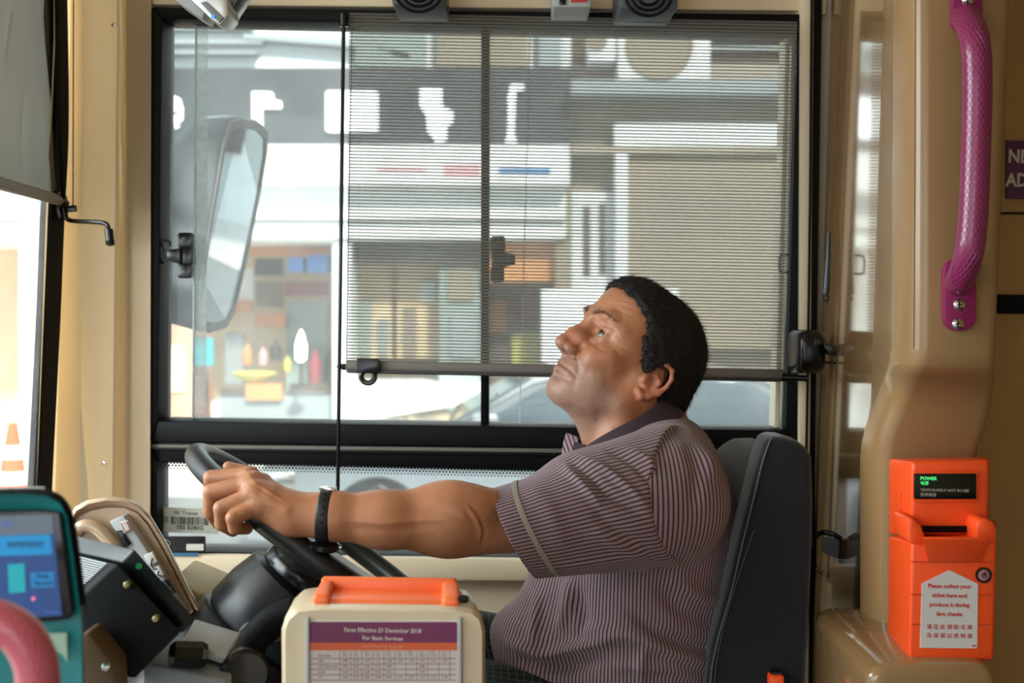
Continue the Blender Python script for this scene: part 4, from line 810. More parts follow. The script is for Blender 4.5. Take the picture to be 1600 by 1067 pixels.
# instrument binnacle
M_bin = mat('binnacle_beige', (184, 156, 126), rough=.2, coat=.5)
ib = thing('instrument_binnacle', P(200, 1000, 1.72), 'beige moulded instrument binnacle with a grey switch panel', 'dashboard')
hood = [(108, 806), (116, 792), (135, 781), (165, 775), (195, 776), (217, 785), (236, 806), (262, 850), (290, 905), (322, 968), (336, 1010), (300, 1060), (90, 1060), (96, 900)]
hc_ = (190, 930)
def hr(s, Y): return [P(hc_[0] + (x - hc_[0]) * s, hc_[1] + (y - hc_[1]) * s, Y) for x, y in hood]
bm = B(); loft(bm, [hr(.90, 1.60), hr(.955, 1.585), hr(.985, 1.59), hr(1.0, 1.605), hr(1.0, 1.72), hr(.97, 1.74)]); obj('hood', bm, M_bin, ib, ang=60)
bm = B(); loft(bm, [hr(.885, 1.594), hr(.875, 1.596), hr(.86, 1.602), hr(.80, 1.606)]); obj('inner_panel', bm, mat('binnacle_inner', (176, 150, 122), rough=.18, coat=.5), ib, ang=60)
bm = B(); tube(bm, spline([P(112, 838, 1.585), P(128, 822, 1.58), P(148, 824, 1.58), P(168, 842, 1.58), P(186, 866, 1.58), P(200, 900, 1.585)], 6), .009, 12); obj('gauge_cowl', bm, M_bin, ib)
bm = B(); slab(bm, [(170, 815), (193, 806), (214, 836), (250, 892), (292, 962), (266, 966), (226, 900), (196, 852)], 1.575, 1.60, .002); sp_ = obj('switch_panel', bm, M_lgrey, ib, label='grey strip of switches')
for pts, m_ in (([(187, 817), (199, 813), (205, 828), (193, 834)], M_paper), ([(180, 830), (190, 829), (204, 850), (193, 858)], M_gblack), ([(224, 868), (238, 862), (246, 878), (232, 884)], M_paper), ([(238, 888), (248, 884), (256, 898), (246, 902)], M_paper), ([(252, 908), (262, 906), (274, 926), (264, 930)], M_gblack)):
    bm = B(); slab(bm, pts, 1.571, 1.577, .001); obj('rocker_switch', bm, m_, sp_)
bm = B(); tube(bm, [P(x, y, 1.571) for x, y in ((189, 818), (198, 815.5), (203, 827), (195, 831))], .0008, 6, closed=True); obj('icon', bm, mat('red_icon', (200, 110, 90)), sp_)
bm = B(); tube(bm, [P(x, y, 1.571) for x, y in ((238, 872), (236, 882), (241, 890), (245, 888))], .0010, 6); tube(bm, [P(x, y, 1.571) for x, y in ((248, 892), (246, 898), (252, 900))], .0010, 6); obj('icon', bm, M_ink, sp_)
bm = B(); slab(bm, [(262, 905), (300, 920), (345, 940), (330, 985), (300, 1000), (280, 960)], 1.66, 1.80, .01); db = thing('dashboard', P(200, 1400, 1.72), 'beige dashboard body with a cream ledge between the binnacle and the steering column', 'dashboard'); obj('ledge', bm, mat('cream_dash', (212, 196, 150), rough=.5), db)
bm = B(); box(bm, (P(90, 1000, 1.7)[0] - .15, 1.64, .30), (-.62, 1.95, .90), .03); obj('body', bm, M_beige, db)
# black driver terminal
bt = thing('driver_terminal', P(210, 1060, 1.26), 'black boxy terminal with a green dot, tilted in front of the binnacle', 'terminal')
bm = B(); hexa(bm, [P(188, 879, 1.250), P(210, 857, 1.250), P(306, 968, 1.250), P(284, 991, 1.250), P(86, 856, 1.38), P(110, 833, 1.38), P(206, 944, 1.38), P(184, 967, 1.38)], .003, 3); obj('front_bezel', bm, M_blackp, bt)
bm = B(); hexa(bm, [P(128, 932, 1.235), P(184, 880, 1.235), P(284, 988, 1.235), P(212, 1060, 1.235), P(30, 908, 1.36), P(86, 856, 1.36), P(186, 964, 1.36), P(112, 1036, 1.36)], .003, 3)
slab(bm, [(128, 931), (212, 1059), (200, 1058), (128, 990)], 1.236, 1.33, .001); obj('case', bm, mat('case_black', (24, 26, 28), rough=.7, spec=.2, bump=.1, bscale=900), bt)
bm = B()
fa, fb_, ba, bb_ = P(128, 932, 1.235), P(184, 880, 1.235), P(30, 908, 1.36), P(86, 856, 1.36); fn_ = (fb_ - fa).cross(ba - fa).normalized(); fn_ = fn_ if fn_.z > 0 else -fn_
for k in range(15):
    t = .10 + k * .058; a = fa.lerp(fb_, t); b = ba.lerp(bb_, t); tube(bm, [a.lerp(b, .10) + fn_ * .0012, a.lerp(b, .62) + fn_ * .0012], .0009, 5)
obj('vent_fins', bm, M_lgrey, bt)
bm = B(); lathe(bm, P(217, 884.5, 1.2490), (.2, -1, 0), [(0, .0034), (.0006, .0034), (.0006, .0001)], 16); obj('status_dot', bm, mat('green_dot', (40, 170, 90), rough=.5), bt)
for x, y in ((201, 911), (246, 964)):
    bm = B(); lathe(bm, P(x, y, 1.236), (0, -1, 0), [(0, .0034), (.008, .0034), (.0085, .0026), (.0085, .0001)], 12); obj('thumb_screw', bm, mat('brass', (190, 178, 130), rough=.35, metal=.7), bt)
# grey console tray with a knob
ct = thing('console_tray', P(310, 1080, 1.33), 'grey coin tray console with a black knob below the terminal', 'console')
bm = B(); hexa(bm, [P(222, 1034, 1.26), P(350, 1062, 1.26), P(350, 1100, 1.26), P(222, 1100, 1.26), P(268, 992, 1.36), P(398, 1016, 1.36), P(398, 1060, 1.36), P(268, 1060, 1.36)], .004, 3); obj('tray', bm, M_grey, ct)
bm = B(); hexa(bm, [P(286, 1000, 1.29), P(356, 1022, 1.29), P(352, 1040, 1.29), P(286, 1018, 1.29), P(304, 966, 1.36), P(378, 988, 1.36), P(374, 1012, 1.36), P(304, 990, 1.36)], .003, 3); obj('raised_cover', bm, M_lgrey, ct)
bm = B(); lathe(bm, P(283, 1022, 1.27), Vector((.8, .3, -.12)), [(-.014, .001), (-.013, .010), (-.008, .0145), (.022, .0155), (.028, .012), (.030, .001)], 8); obj('knob', bm, M_gblack, ct, ang=25)
bm = B(); lathe(bm, P(380, 1052, 1.30), Vector((.45, -1, .1)), [(-.05, .022), (0, .029), (.008, .029), (.012, .025), (.012, .001)], 36); obj('side_disc', bm, M_gblack, ct)
bm = B(); slab(bm, [(128, 990), (138, 990), (178, 1040), (182, 1110), (120, 1110)], 1.19, 1.23, .002); sb2 = obj('bracket', bm, mat('brown_bracket', (92, 70, 44), rough=.5), None); tag(sb2, 'tan bracket with a screw between the teal reader and the black terminal', 'bracket')
bm = B(); lathe(bm, P(166, 1041, 1.189), (0, -1, 0), [(0, .005), (.002, .0045), (.003, .001)], 14); obj('screw', bm, M_chrome, sb2)
# fare table box
fbx = thing('fare_box', P(600, 1260, 1.24), 'beige box with an orange tray on top and a printed fare table on its front', 'fare box')
def fr(Y, g_, topy): return [P(x, y, Y) for x, y in [(442 + g_, 1400), (440 + g_, 985 + topy), (446 + g_, 965 + topy), (466 + g_ * .6, 952 + topy), (500, 949 + topy), (700, 952 + topy), (738 - g_ * .6, 954 + topy), (752 - g_, 963 + topy), (758 - g_, 985 + topy), (758 - g_, 1400)]]
bm = B(); loft(bm, [fr(1.203, 8, 6), fr(1.197, 3, 2), fr(1.200, 0, 0), fr(1.300, -1, -.5)] if False else [[P(x, y, 1.197) for x, y in [(446, 1400), (446, 985), (452, 968), (468, 956), (500, 953), (700, 956), (735, 958), (748, 968), (753, 985), (753, 1400)]],
    fr(1.204, 0, -2), fr(1.285, 14, -30) , fr(1.300, 22, -32)]); obj('casing', bm, mat('fare_box_beige', (212, 194, 164), rough=.3, coat=.4, var=.03), fbx, ang=40)
bm = B()
slab(bm, [(502, 903), (712, 906), (716, 948), (496, 944)], 1.262, 1.274, .003, 3)                       # back wall
slab(bm, [(496, 936), (716, 940), (720, 951), (490, 948)], 1.218, 1.27, .003, 3)                          # floor
hexa(bm, [P(488, 930, 1.213), P(516, 931, 1.213), P(514, 950, 1.213), P(488, 948, 1.213), P(502, 903, 1.268), P(522, 904, 1.268), P(520, 940, 1.268), P(502, 938, 1.268)], .005, 4)
hexa(bm, [P(690, 934, 1.213), P(720, 935, 1.213), P(718, 952, 1.213), P(690, 950, 1.213), P(690, 906, 1.268), P(718, 907, 1.268), P(716, 944, 1.268), P(690, 942, 1.268)], .005, 4)
obj('orange_tray', bm, mat('tray_orange', (250, 118, 62), rough=.35, bump=.05, bscale=500), fbx, ang=45)
bm = B(); lathe(bm, P(724, 938, 1.215), (0, -.3, 1), [(0, .006), (.003, .006), (.003, .001)], 14); obj('lock', bm, M_black, fbx)
Yp = 1.1955
bm = B(); slab(bm, sq(481, 969, 718, 1300), Yp, Yp + .002); ps = obj('fare_poster', bm, mat('poster_paper', (226, 218, 210), rough=.4), fbx)
M_pur = mat('poster_purple', (128, 34, 92), rough=.45); M_poro = mat('poster_orange', (240, 104, 50), rough=.45); M_pt = mat('poster_ink', (140, 60, 90), rough=.6); M_pw = mat('poster_white', (236, 220, 214), rough=.5)
bm = B(); slab(bm, sq(484, 972, 714, 1004), Yp - .0008, Yp); obj('header_band', bm, M_pur, ps); bm = B(); slab(bm, sq(484, 1004, 714, 1016), Yp - .0008, Yp); obj('orange_band', bm, M_poro, ps)
ptext('Fares Effective 29 December 2018', 598, 985, Yp - .0012, 6.6, M_pw, ps, bold=.00012, sx=.93); ptext('For Basic Services', 598, 997.5, Yp - .0012, 6.2, M_pw, ps, bold=.00012); ptext('Card Fare Per Ride ($)', 598, 1010, Yp - .0012, 4.8, mat('poster_peach', (250, 180, 150)), ps)
rows_ = [('Distance (km)', ['3.2', '4.2', '5.2', '6.2', '7.2', '8.2', '9.2', '10.2', '11.2', '12.2'], 1024), ('Adult', ['0.83', '0.93', '1.03', '1.13', '1.22', '1.29', '1.35', '1.39', '1.43', '1.47'], 1032.5), ('Senior Citizen / PWD', ['0.55', '0.62', '0.69', '0.76', '0.83', '', '', '0.88', '', ''], 1041), ('Student*', ['0.38', '0.43', '0.48', '0.53', '0.56', '', '', '0.59', '', ''], 1050), ('WTC', ['0.64', '0.72', '0.80', '0.88', '0.95', '1.01', '1.07', '1.10', '1.13', '1.18'], 1058)]
ms = []
for lab, vals, y in rows_:
    ms.append(text_mesh(lab, 3.0 * Yp / FPX / .7, frame(P(497, y, Yp - .0010), (1, 0, 0), (0, 0, 1)), .0001, 'LEFT', sx=.8))
    for i, v in enumerate(vals):
        if v: ms.append(text_mesh(v, 3.6 * Yp / FPX / .7, frame(P(539 + i * 17.2, y, Yp - .0010), (1, 0, 0), (0, 0, 1)), .0001, 'CENTER'))
for i in range(10): ms.append(text_mesh('%.1f -' % (2.3 + i), 3.2 * Yp / FPX / .7, frame(P(539 + i * 17.2, 1019, Yp - .0010), (1, 0, 0), (0, 0, 1)), .0001, 'CENTER'))
obj('table_figures', join_meshes(ms), M_pt, ps, ang=0)
bm = B()
for y in (1028.5, 1037, 1045.5, 1054, 1062.5): slab(bm, sq(486, y, 712, y + .6), Yp - .0006, Yp)
for i in range(11): slab(bm, sq(530.5 + i * 17.2, 1017, 531 + i * 17.2, 1062), Yp - .0006, Yp)
obj('table_rules', bm, M_pt, ps, ang=0)
M_clear = glass_mat('clear_acrylic', .005, scale=12, tint=(.99, .99, .99), ior=1.12)
bm = B(); slab(bm, sq(478, 966, 721, 1300), Yp - .004, Yp - .003); obj('clear_cover', bm, M_clear, fbx)
bm = B(); slab(bm, sq(715, 966, 721, 1300), Yp - .0045, Yp + .001, .0005); slab(bm, sq(478, 966, 483, 1300), Yp - .0045, Yp + .001, .0005); obj('cover_edge', bm, M_lgrey, fbx)
# teal card reader
cr = thing('card_reader', P(40, 1180, .98), 'teal fare card reader with a glowing blue screen at the bottom left corner', 'card reader')
M_tealp = mat('teal_plastic', (20, 108, 108), rough=.4); 
ro = [(-160, 772), (40, 768), (75, 770), (96, 782), (108, 804), (118, 870), (130, 965), (134, 1150), (-160, 1180)]
rc = (-10, 980)
def rr_(s, Y): return [P(rc[0] + (x - rc[0]) * s, rc[1] + (y - rc[1]) * s, Y) for x, y in ro]
bm = B(); loft(bm, [rr_(.955, .945), rr_(.975, .942), rr_(1.0, .957), rr_(1.0, 1.01), rr_(.97, 1.03)]); obj('casing', bm, M_tealp, cr, ang=50)
bm = B(); tube(bm, spline([P(-60, 774, .95), P(40, 771, .95), P(78, 774, .95), P(98, 788, .95), P(109, 815, .95), P(119, 880, .95), P(127, 945, .95)], 6), .0042, 10); obj('edge_bumper', bm, M_rubber, cr)
bm = B(); hexa(bm, [P(-160, 778, .955), P(70, 776, .955), P(70, 770, .955), P(-160, 772, .955), P(-160, 768, 1.0), P(70, 765, 1.0), P(70, 760, 1.0), P(-160, 762, 1.0)], .001); obj('top_plate', bm, M_lgrey, cr)
for x in (14, 56): bm = B(); hexa(bm, [P(x, 777, .953), P(x + 11, 777, .953), P(x + 11, 769, .953), P(x, 769, .953), P(x - 4, 768, 1.0), P(x + 7, 768, 1.0), P(x + 7, 761, 1.0), P(x - 4, 761, 1.0)], .001); obj('top_rib', bm, M_rubber, cr)
bm = B(); slab(bm, [(-160, 802), (60, 797), (94, 800), (103, 870), (113, 955), (108, 968), (80, 972), (-160, 985)], .9395, .944, .002); bz = obj('screen_bezel', bm, M_gblack, cr)
def scr(name, rgb, e, pts, dY, parent=None): bm = B(); slab(bm, pts, .9392 - dY, .9394 - dY); return obj(name, bm, mat(name + '_light', rgb, rough=.3, emit=e), parent or bz, ang=0)
scr('screen', (28, 66, 128), .16, [(-160, 812), (82, 804), (97, 962), (-160, 976)], .0004)
scr('screen_header', (96, 106, 122), .15, [(-160, 812), (82, 804), (84, 834), (-160, 842)], .0006)
scr('message_bar', (0, 122, 178), .38, [(-160, 842), (79, 835), (82, 866), (-160, 874)], .0008)
scr('screen_figure', (0, 146, 158), .38, [(12, 882), (38, 880), (40, 925), (14, 927)], .0008); scr('tap_button', (10, 112, 168), .32, [(47, 895), (84, 893), (86, 917), (49, 919)], .0008); scr('heart', (220, 110, 150), .5, [(48, 934), (52, 932), (56, 934), (52, 940)], .0008)
M_st = mat('screen_ink', (16, 40, 80), rough=.5); M_st2 = mat('screen_pale_ink', (70, 110, 190), emit=.4)
ptext('ENTRY/EXIT', 40, 851, .9380, 9, M_st, bz, tilt=.03, sx=.82); ptext('162', 10, 819, .9382, 9, M_st2, bz, tilt=.03); ptext('Please', 66, 900, .9380, 5.4, M_st, bz, tilt=.03); ptext('Tap Card', 67, 911, .9380, 5.4, M_st, bz, tilt=.03); ptext('17:30:44', 80, 957, .9382, 5, M_st2, bz, tilt=.03)
bm = B(); slab(bm, [(76, 990), (104, 989), (105, 1036), (99, 1024), (90, 1018), (84, 1016)], .9400, .9415); obj('sticker', bm, mat('pale_green_sticker', (150, 178, 156), rough=.5), cr)
M_pk = knurl_mat('pink_grip', (206, 84, 104), (228, 140, 150), 1)
t = thing('grab_rail', P(40, 1100, .80), 'pink knurled grab rail curving across the bottom left corner, in front of the teal reader', 'grab rail')
rail('grip', [P(-90, 962, .80), P(-40, 964, .80), P(0, 972, .80), P(34, 994, .80), P(54, 1030, .80), P(60, 1070, .80), P(60, 1130, .80), P(58, 1300, .80)], .0150, M_pk, t, pitch=.009)
bm = B(); cyl(bm, P(58, 1290, .80), P(58, 1420, .80), .016); obj('socket', bm, M_magp, t)
# wristwatch
wa = thing('wristwatch', P(509, 850, 1.43), 'black resin wristwatch on the driver left wrist, dial on the underside', 'watch')
c0 = P(509, 806.5, 1.4305); wu = (P(512, 770, 1.4335) - P(506, 845, 1.4335)).normalized(); wy = Vector((0, 1, 0)); wx = wu.cross(wy).normalized()
def wr(k, rad, dx): a = 2 * PI * k / 40; return c0 + wu * (math.cos(a) * (.0302 + rad)) + wy * (math.sin(a) * (.0296 + rad)) + wx * dx
M_strap = mat('resin_strap', (18, 19, 20), rough=.45, bump=.3, bscale=350)
bm = B(); prof_ = [(-.0015, -.0088), (.0025, -.0084), (.0036, -.006), (.0036, .006), (.0025, .0084), (-.0015, .0088)]
rings = [[wr(k, r_, d_) for r_, d_ in prof_] for k in range(41)]; loft(bm, rings, cap=False); bmesh.ops.remove_doubles(bm, verts=bm.verts, dist=1e-5); obj('strap', bm, M_strap, wa, ang=60)
bm = B(); cb_ = c0 + wu * .0342; M4 = Matrix(((wx.x, wy.x, wu.x, cb_.x), (wx.y, wy.y, wu.y, cb_.y), (wx.z, wy.z, wu.z, cb_.z), (0, 0, 0, 1))); box(bm, (-.0105, -.006, -.0015), (.0105, .006, .0030), .001, 2, M4); obj('buckle', bm, M_chrome, wa)
for k in range(5): bm = B(); a = -math.radians(28 + k * 16); p = c0 + wu * (math.cos(a) * .0336) + wy * (math.sin(a) * .0330); q = c0 + wu * (math.cos(a) * .0348) + wy * (math.sin(a) * .0342); cyl(bm, p, q, .0015, seg=10); obj('strap_hole', bm, M_lgrey if False else M_black, wa)
bm = B(); cd = c0 - wu * .0315; lathe(bm, cd, -wu, [(0, .016), (.003, .0205), (.009, .0205), (.0115, .018), (.0115, .001)], 32); obj('watch_case', bm, M_gblack, wa)
bm = B(); lathe(bm, cd - wx * .019 - wu * .006, -wx, [(0, .003), (.003, .003), (.004, .001)], 12); lathe(bm, cd + wx * .019 - wu * .006, wx, [(0, .003), (.003, .003), (.004, .001)], 12); obj('crown', bm, M_chrome, wa)
_f = open('/workdir/wheel.txt', 'w') if False else None
# ================================================================== the driver
def V3(v): return np.array((v[0], v[1], v[2]), float)
YH = 1.78
_a, _b, _rl = math.radians(24), math.radians(31), math.radians(-6)
HF = np.array((-math.cos(_a) * math.cos(_b), -math.sin(_a) * math.cos(_b), math.sin(_b)))
HS = np.array((math.sin(_a), -math.cos(_a), 0.0))
HU = np.cross(HF, HS); HU = HU if HU[2] > 0 else -HU
HS2 = HS * math.cos(_rl) + HU * math.sin(_rl); HU = HU * math.cos(_rl) - HS * math.sin(_rl); HS = HS2
HR = np.stack([HF, HS, HU], 1)
HO = V3(P(975, 578, YH))
def hw(f, s, u): return HO + HF * f + HS * s + HU * u
def hloc(V): return (V - HO) @ HR
def hrot(pitch=0, yaw=0, roll=0):
    """rotation inside the head frame, degrees: pitch about s, yaw about u, roll about f"""
    p, y, r = [math.radians(q) for q in (pitch, yaw, roll)]
    Rp = np.array(((math.cos(p), 0, -math.sin(p)), (0, 1, 0), (math.sin(p), 0, math.cos(p))))
    Ry = np.array(((math.cos(y), -math.sin(y), 0), (math.sin(y), math.cos(y), 0), (0, 0, 1)))
    Rr = np.array(((1, 0, 0), (0, math.cos(r), -math.sin(r)), (0, math.sin(r), math.cos(r))))
    return HR @ Ry @ Rp @ Rr
def he(c, r, **k): return ell(hw(*c), r, hrot(**k) if k else HR)
def hc(a, b, ra, rb): return cap_(hw(*a), hw(*b), ra, rb)
EYE = (0.074, 0.0325, 0.022); ER = 0.0122

def head_prims(g, torso=True):
    A = lambda p, k=0.02: add(g, p, k)
    Sb = lambda p, k=0.006: add(g, p, k, 'sub')
    # skull
    A(he((-.010, 0, .046), (.094, .073, .082)), 0)
    A(he((.040, 0, .058), (.048, .056, .052)), .03)
    A(he((.040, 0, .000), (.046, .056, .070)), .03)
    A(he((.045, 0, .085), (.035, .045, .030)), .03)
    # jaw
    for s in (-1, 1):
        A(hc((-.005, .056 * s, -.010), (.006, .052 * s, -.052), .014, .015), .02)
        A(hc((.006, .052 * s, -.052), (.064, .016 * s, -.078), .015, .013), .022)
        A(he((.042, .036 * s, -.045), (.030, .020, .034)), .02)
        A(he((.058, .046 * s, -.004), (.020, .017, .015)), .018)       # cheekbone
        A(he((.074, .034 * s, -.018), (.017, .018, .018)), .016)       # cheek
        A(he((.045, .053 * s, .035), (.02, .012, .02)), .016)
    A(he((.075, 0, -.082), (.016, .020, .013)), .018)                 # chin
    A(he((.066, 0, -.060), (.028, .032, .030)), .022)                 # muzzle
    A(he((.078, 0, -.044), (.018, .027, .020)), .016)
    A(he((.034, 0, -.078), (.036, .036, .014)), .03)                  # under the chin
    # brow
    for s in (-1, 1):
        A(hc((.091, .008 * s, .041), (.083, .034 * s, .048), .0085, .0080), .014)
        A(hc((.083, .034 * s, .048), (.064, .053 * s, .038), .0080, .0070), .014)
    # eye sockets
    for s in (-1, 1):
        Sb(he((.096, .034 * s, .020), (.019, .018, .0135), yaw=18 * s), .016)
        Sb(he((.092, .016 * s, .022), (.010, .006, .010)), .010)
    # nose
    A(hc((.090, 0, .034), (.106, 0, .002), .0070, .0082), .012)
    A(hc((.106, 0, .002), (.112, 0, -.014), .0082, .0098), .008)
    A(he((.1130, 0, -.019), (.0115, .0115, .0098)), .006)
    A(hc((.096, .010, .0), (.096, -.010, .0), .010, .010), .014)
    for s in (-1, 1):
        A(he((.1000, .0135 * s, -.0205), (.0120, .0075, .0080), pitch=-8), .005)
    A(hc((.106, 0, -.0265), (.092, 0, -.031), .0045, .0060), .006)     # columella
    for s in (-1, 1):
        Sb(he((.1030, .0080 * s, -.0285), (.0070, .0036, .0042), yaw=-12 * s), .003)
        Sb(hc((.0940, .0205 * s, -.010), (.0900, .0215 * s, -.027), .0010, .0012), .005)
    # lips
    A(hc((.0945, 0, -.0425), (.0870, .014, -.0460), .0050, .0036), .007); A(hc((.0945, 0, -.0425), (.0870, -.014, -.0460), .0050, .0036), .007)
    A(hc((.0920, 0, -.0540), (.0850, .013, -.0520), .0058, .0040), .007); A(hc((.0920, 0, -.0540), (.0850, -.013, -.0520), .0058, .0040), .007)
    Sb(he((.0975, 0, -.065), (.007, .016, .004)), .010)
    for s in (-1, 1):
        Sb(hc((.1005, 0, -.0482), (.0905, .016 * s, -.0490), .0007, .0009), .0022)
        Sb(hc((.0905, .016 * s, -.0490), (.0815, .0265 * s, -.0530), .0012, .0012), .0028)
    # lids and bags
    for s in (-1, 1):
        c = (EYE[0], EYE[1] * s, EYE[2])
        A(he(c, (.0140, .0152, .0140)), .005)
        A(hc((.0800, .022 * s, .0085), (.0740, .044 * s, .0090), .0045, .0040), .006)      # bag
        A(hc((.0890, .020 * s, .0330), (.0770, .046 * s, .0330), .0042, .0038), .006)      # upper fold
        Sb(he((.0900, .0330 * s, .0215), (.0140, .0150, .0062), yaw=16 * s, roll=4 * s), .0016)
    # ears
    for s in (-1, 1):
        def q(f, so, u): return (f, (.068 + so) * s, u)
        A(he(q(-.014, .006, .002), (.016, .0050, .027), pitch=-8), .006)
        rim = [(.000, .006, .018), (-.004, .011, .027), (-.014, .015, .0325), (-.025, .018, .029), (-.031, .019, .018), (-.031, .018, .004), (-.026, .015, -.010), (-.016, .012, -.021), (-.007, .010, -.027), (-.001, .006, -.022)]
        for i in range(len(rim) - 1):
            ra = .0034 if i < 6 else .0048
            A(hc(q(*rim[i]), q(*rim[i + 1]), ra, .0034 if i < 5 else .0050), .0030)
        Sb(he(q(-.010, .0160, -.001), (.0085, .0090, .0125), pitch=-10), .0035)             # concha
        Sb(hc(q(-.008, .0150, .022), q(-.024, .0195, .014), .0026, .0024), .0030)
        A(hc(q(-.010, .0085, .012), q(-.021, .0125, .005), .0030, .0030), .003); A(hc(q(-.021, .0125, .005), q(-.019, .0105, -.010), .0030, .0030), .003)
        A(he(q(.0015, .0055, -.002), (.0045, .0045, .0070)), .004)                          # tragus
NECKB = V3(P(1000, 742, 1.77))
def neck_prims(g):
    a = hw(-.028, 0, -.030); add(g, cap_(a, NECKB, .058, .066), .030)
    add(g, cap_(hw(-.002, 0, -.068), V3(P(972, 735, 1.76)), .032, .050), .03)
    add(g, cap_(hw(-.020, .040, -.030), V3(P(950, 712, 1.71)), .014, .012), .030)      # sternomastoid
    add(g, cap_(hw(-.070, 0, -.010), V3(P(1050, 730, 1.77)), .038, .050), .03)
    add(g, cap_(hw(.030, .012, -.092), V3(P(928, 690, 1.75)), .010, .009), .028)
YT = 1.76
def torso_prims(g, o=0.0, k=0.06):
    c = lambda x, y, Y=YT: V3(P(x, y, Y))
    add(g, ell(c(1018, 800), (.105 + o, .185 + o, .095 + o)), 0)
    add(g, ell(c(1000, 870), (.135 + o, .165 + o, .12 + o)), k)
    add(g, ell(c(985, 975), (.148 + o, .165 + o, .12 + o)), k)
    add(g, ell(c(985, 1090), (.155 + o, .170 + o, .13 + o)), k)
    add(g, cap_(c(1045, 722, 1.73), c(1040, 768, 1.61), .050 + o, .060 + o), .05)
    add(g, cap_(c(1030, 725, 1.78), c(1035, 775, 1.90), .050 + o, .058 + o), .05)
SH = V3(P(1032, 775, 1.590)); EL = V3(P(765, 811, 1.455)); WR = V3(P(462, 803, 1.430))
def arm_prims(g):
    w = lambda x, y, Y: V3(P(x, y, Y))
    add(g, cap_(SH, w(900, 800, 1.54), .058, .046), .02)
    add(g, cap_(w(900, 800, 1.54), w(790, 813, 1.492), .046, .0385), .02)
    add(g, cap_(w(790, 813, 1.492), w(700, 812, 1.458), .0375, .0415), .02)
    add(g, ell(w(712, 790, 1.455), (.055, .030, .027)), .025)            # brachioradialis
    add(g, ell(w(705, 838, 1.465), (.06, .026, .023)), .02)
    add(g, cap_(w(700, 812, 1.458), w(600, 812, 1.438), .0400, .0335), .02)
    add(g, cap_(w(600, 812, 1.438), w(520, 806, 1.430), .0335, .0285), .02)
    add(g, cap_(w(520, 806, 1.430), WR, .0282, .0240), .015)
    add(g, cap_(w(520, 797, 1.452), w(455, 800, 1.452), .017, .015), .015)
    # tendons, crease and veins of the inner elbow
def hand_prims(g):
    w = lambda x, y, Y: V3(P(x, y, Y))
    C = lambda a, b, ra, rb, k=.006: add(g, cap_(w(*a), w(*b), ra, rb), k)
    # palm
    C((462, 803, 1.430), (425, 786, 1.428), .0235, .020, .012)
    C((455, 792, 1.445), (396, 752, 1.446), .0170, .0140, .014)
    C((452, 800, 1.430), (398, 768, 1.426), .0170, .0130, .014)
    C((455, 812, 1.424), (403, 792, 1.422), .0170, .0130, .014)
    C((440, 806, 1.445), (415, 790, 1.448), .0180, .0150, .014)
    K = {'i': [(390, 744, 1.468), (330, 747, 1.474), (317, 776, 1.482), (322, 797, 1.502)],
         'm': [(390, 757, 1.440), (330, 769, 1.440), (329, 799, 1.450), (341, 817, 1.474)],
         'r': [(395, 774, 1.422), (346, 794, 1.414), (347, 818, 1.424), (364, 829, 1.448)],
         'p': [(404, 792, 1.416), (364, 809, 1.400), (367, 825, 1.405), (386, 826, 1.432)]}
    R = {'i': (.0116, .0106, .0095, .0080), 'm': (.0120, .0108, .0098, .0082), 'r': (.0116, .0102, .0093, .0080), 'p': (.0106, .0093, .0084, .0073)}
    for f in 'imrp':
        p = K[f]; r = R[f]
        C(p[0], p[1], r[0], r[1], .005); C(p[1], p[2], r[1] * .96, r[2], .0015); C(p[2], p[3], r[2], r[3], .0015)
        add(g, ell(w(*p[0]), (r[0] * 1.12, r[0] * 1.05, r[0] * 1.08)), .006)
    # extensor tendons
    for f, q in (('i', (450, 790, 1.431)), ('m', (448, 793, 1.424)), ('r', (448, 799, 1.414))):
        a = K[f][0]; C((a[0] + 6, a[1] + 2, a[2] - .010), (q[0], q[1], q[2] - .010), .0030, .0020, .007)
    # thumb, behind the rim, its tip showing over the knuckles
    C((440, 790, 1.462), (410, 754, 1.500), .0150, .0125, .010)
    C((410, 754, 1.500), (378, 738, 1.515), .0115, .0100, .004); C((378, 738, 1.515), (357, 730, 1.515), .0098, .0080, .002)
def far_arm(g):
    w = lambda x, y, Y: V3(P(x, y, Y))
    add(g, cap_(w(1030, 785, 1.90), w(985, 985, 1.93), .052, .040), .02)
    add(g, cap_(w(985, 985, 1.93), w(905, 1080, 1.82), .038, .026), .015)
    add(g, cap_(w(905, 1080, 1.82), w(868, 1095, 1.78), .026, .022), .012)
    for i in range(4):
        y = 1.755 + i * .020
        add(g, cap_(w(870, 1093, y), w(830, 1098 - i, y - .005), .010, .009), .005); add(g, cap_(w(830, 1098 - i, y - .005), w(812, 1108, y - .01), .0085, .0075), .002)
    add(g, cap_(w(880, 1096, 1.75), w(845, 1104, 1.72), .011, .008), .006)
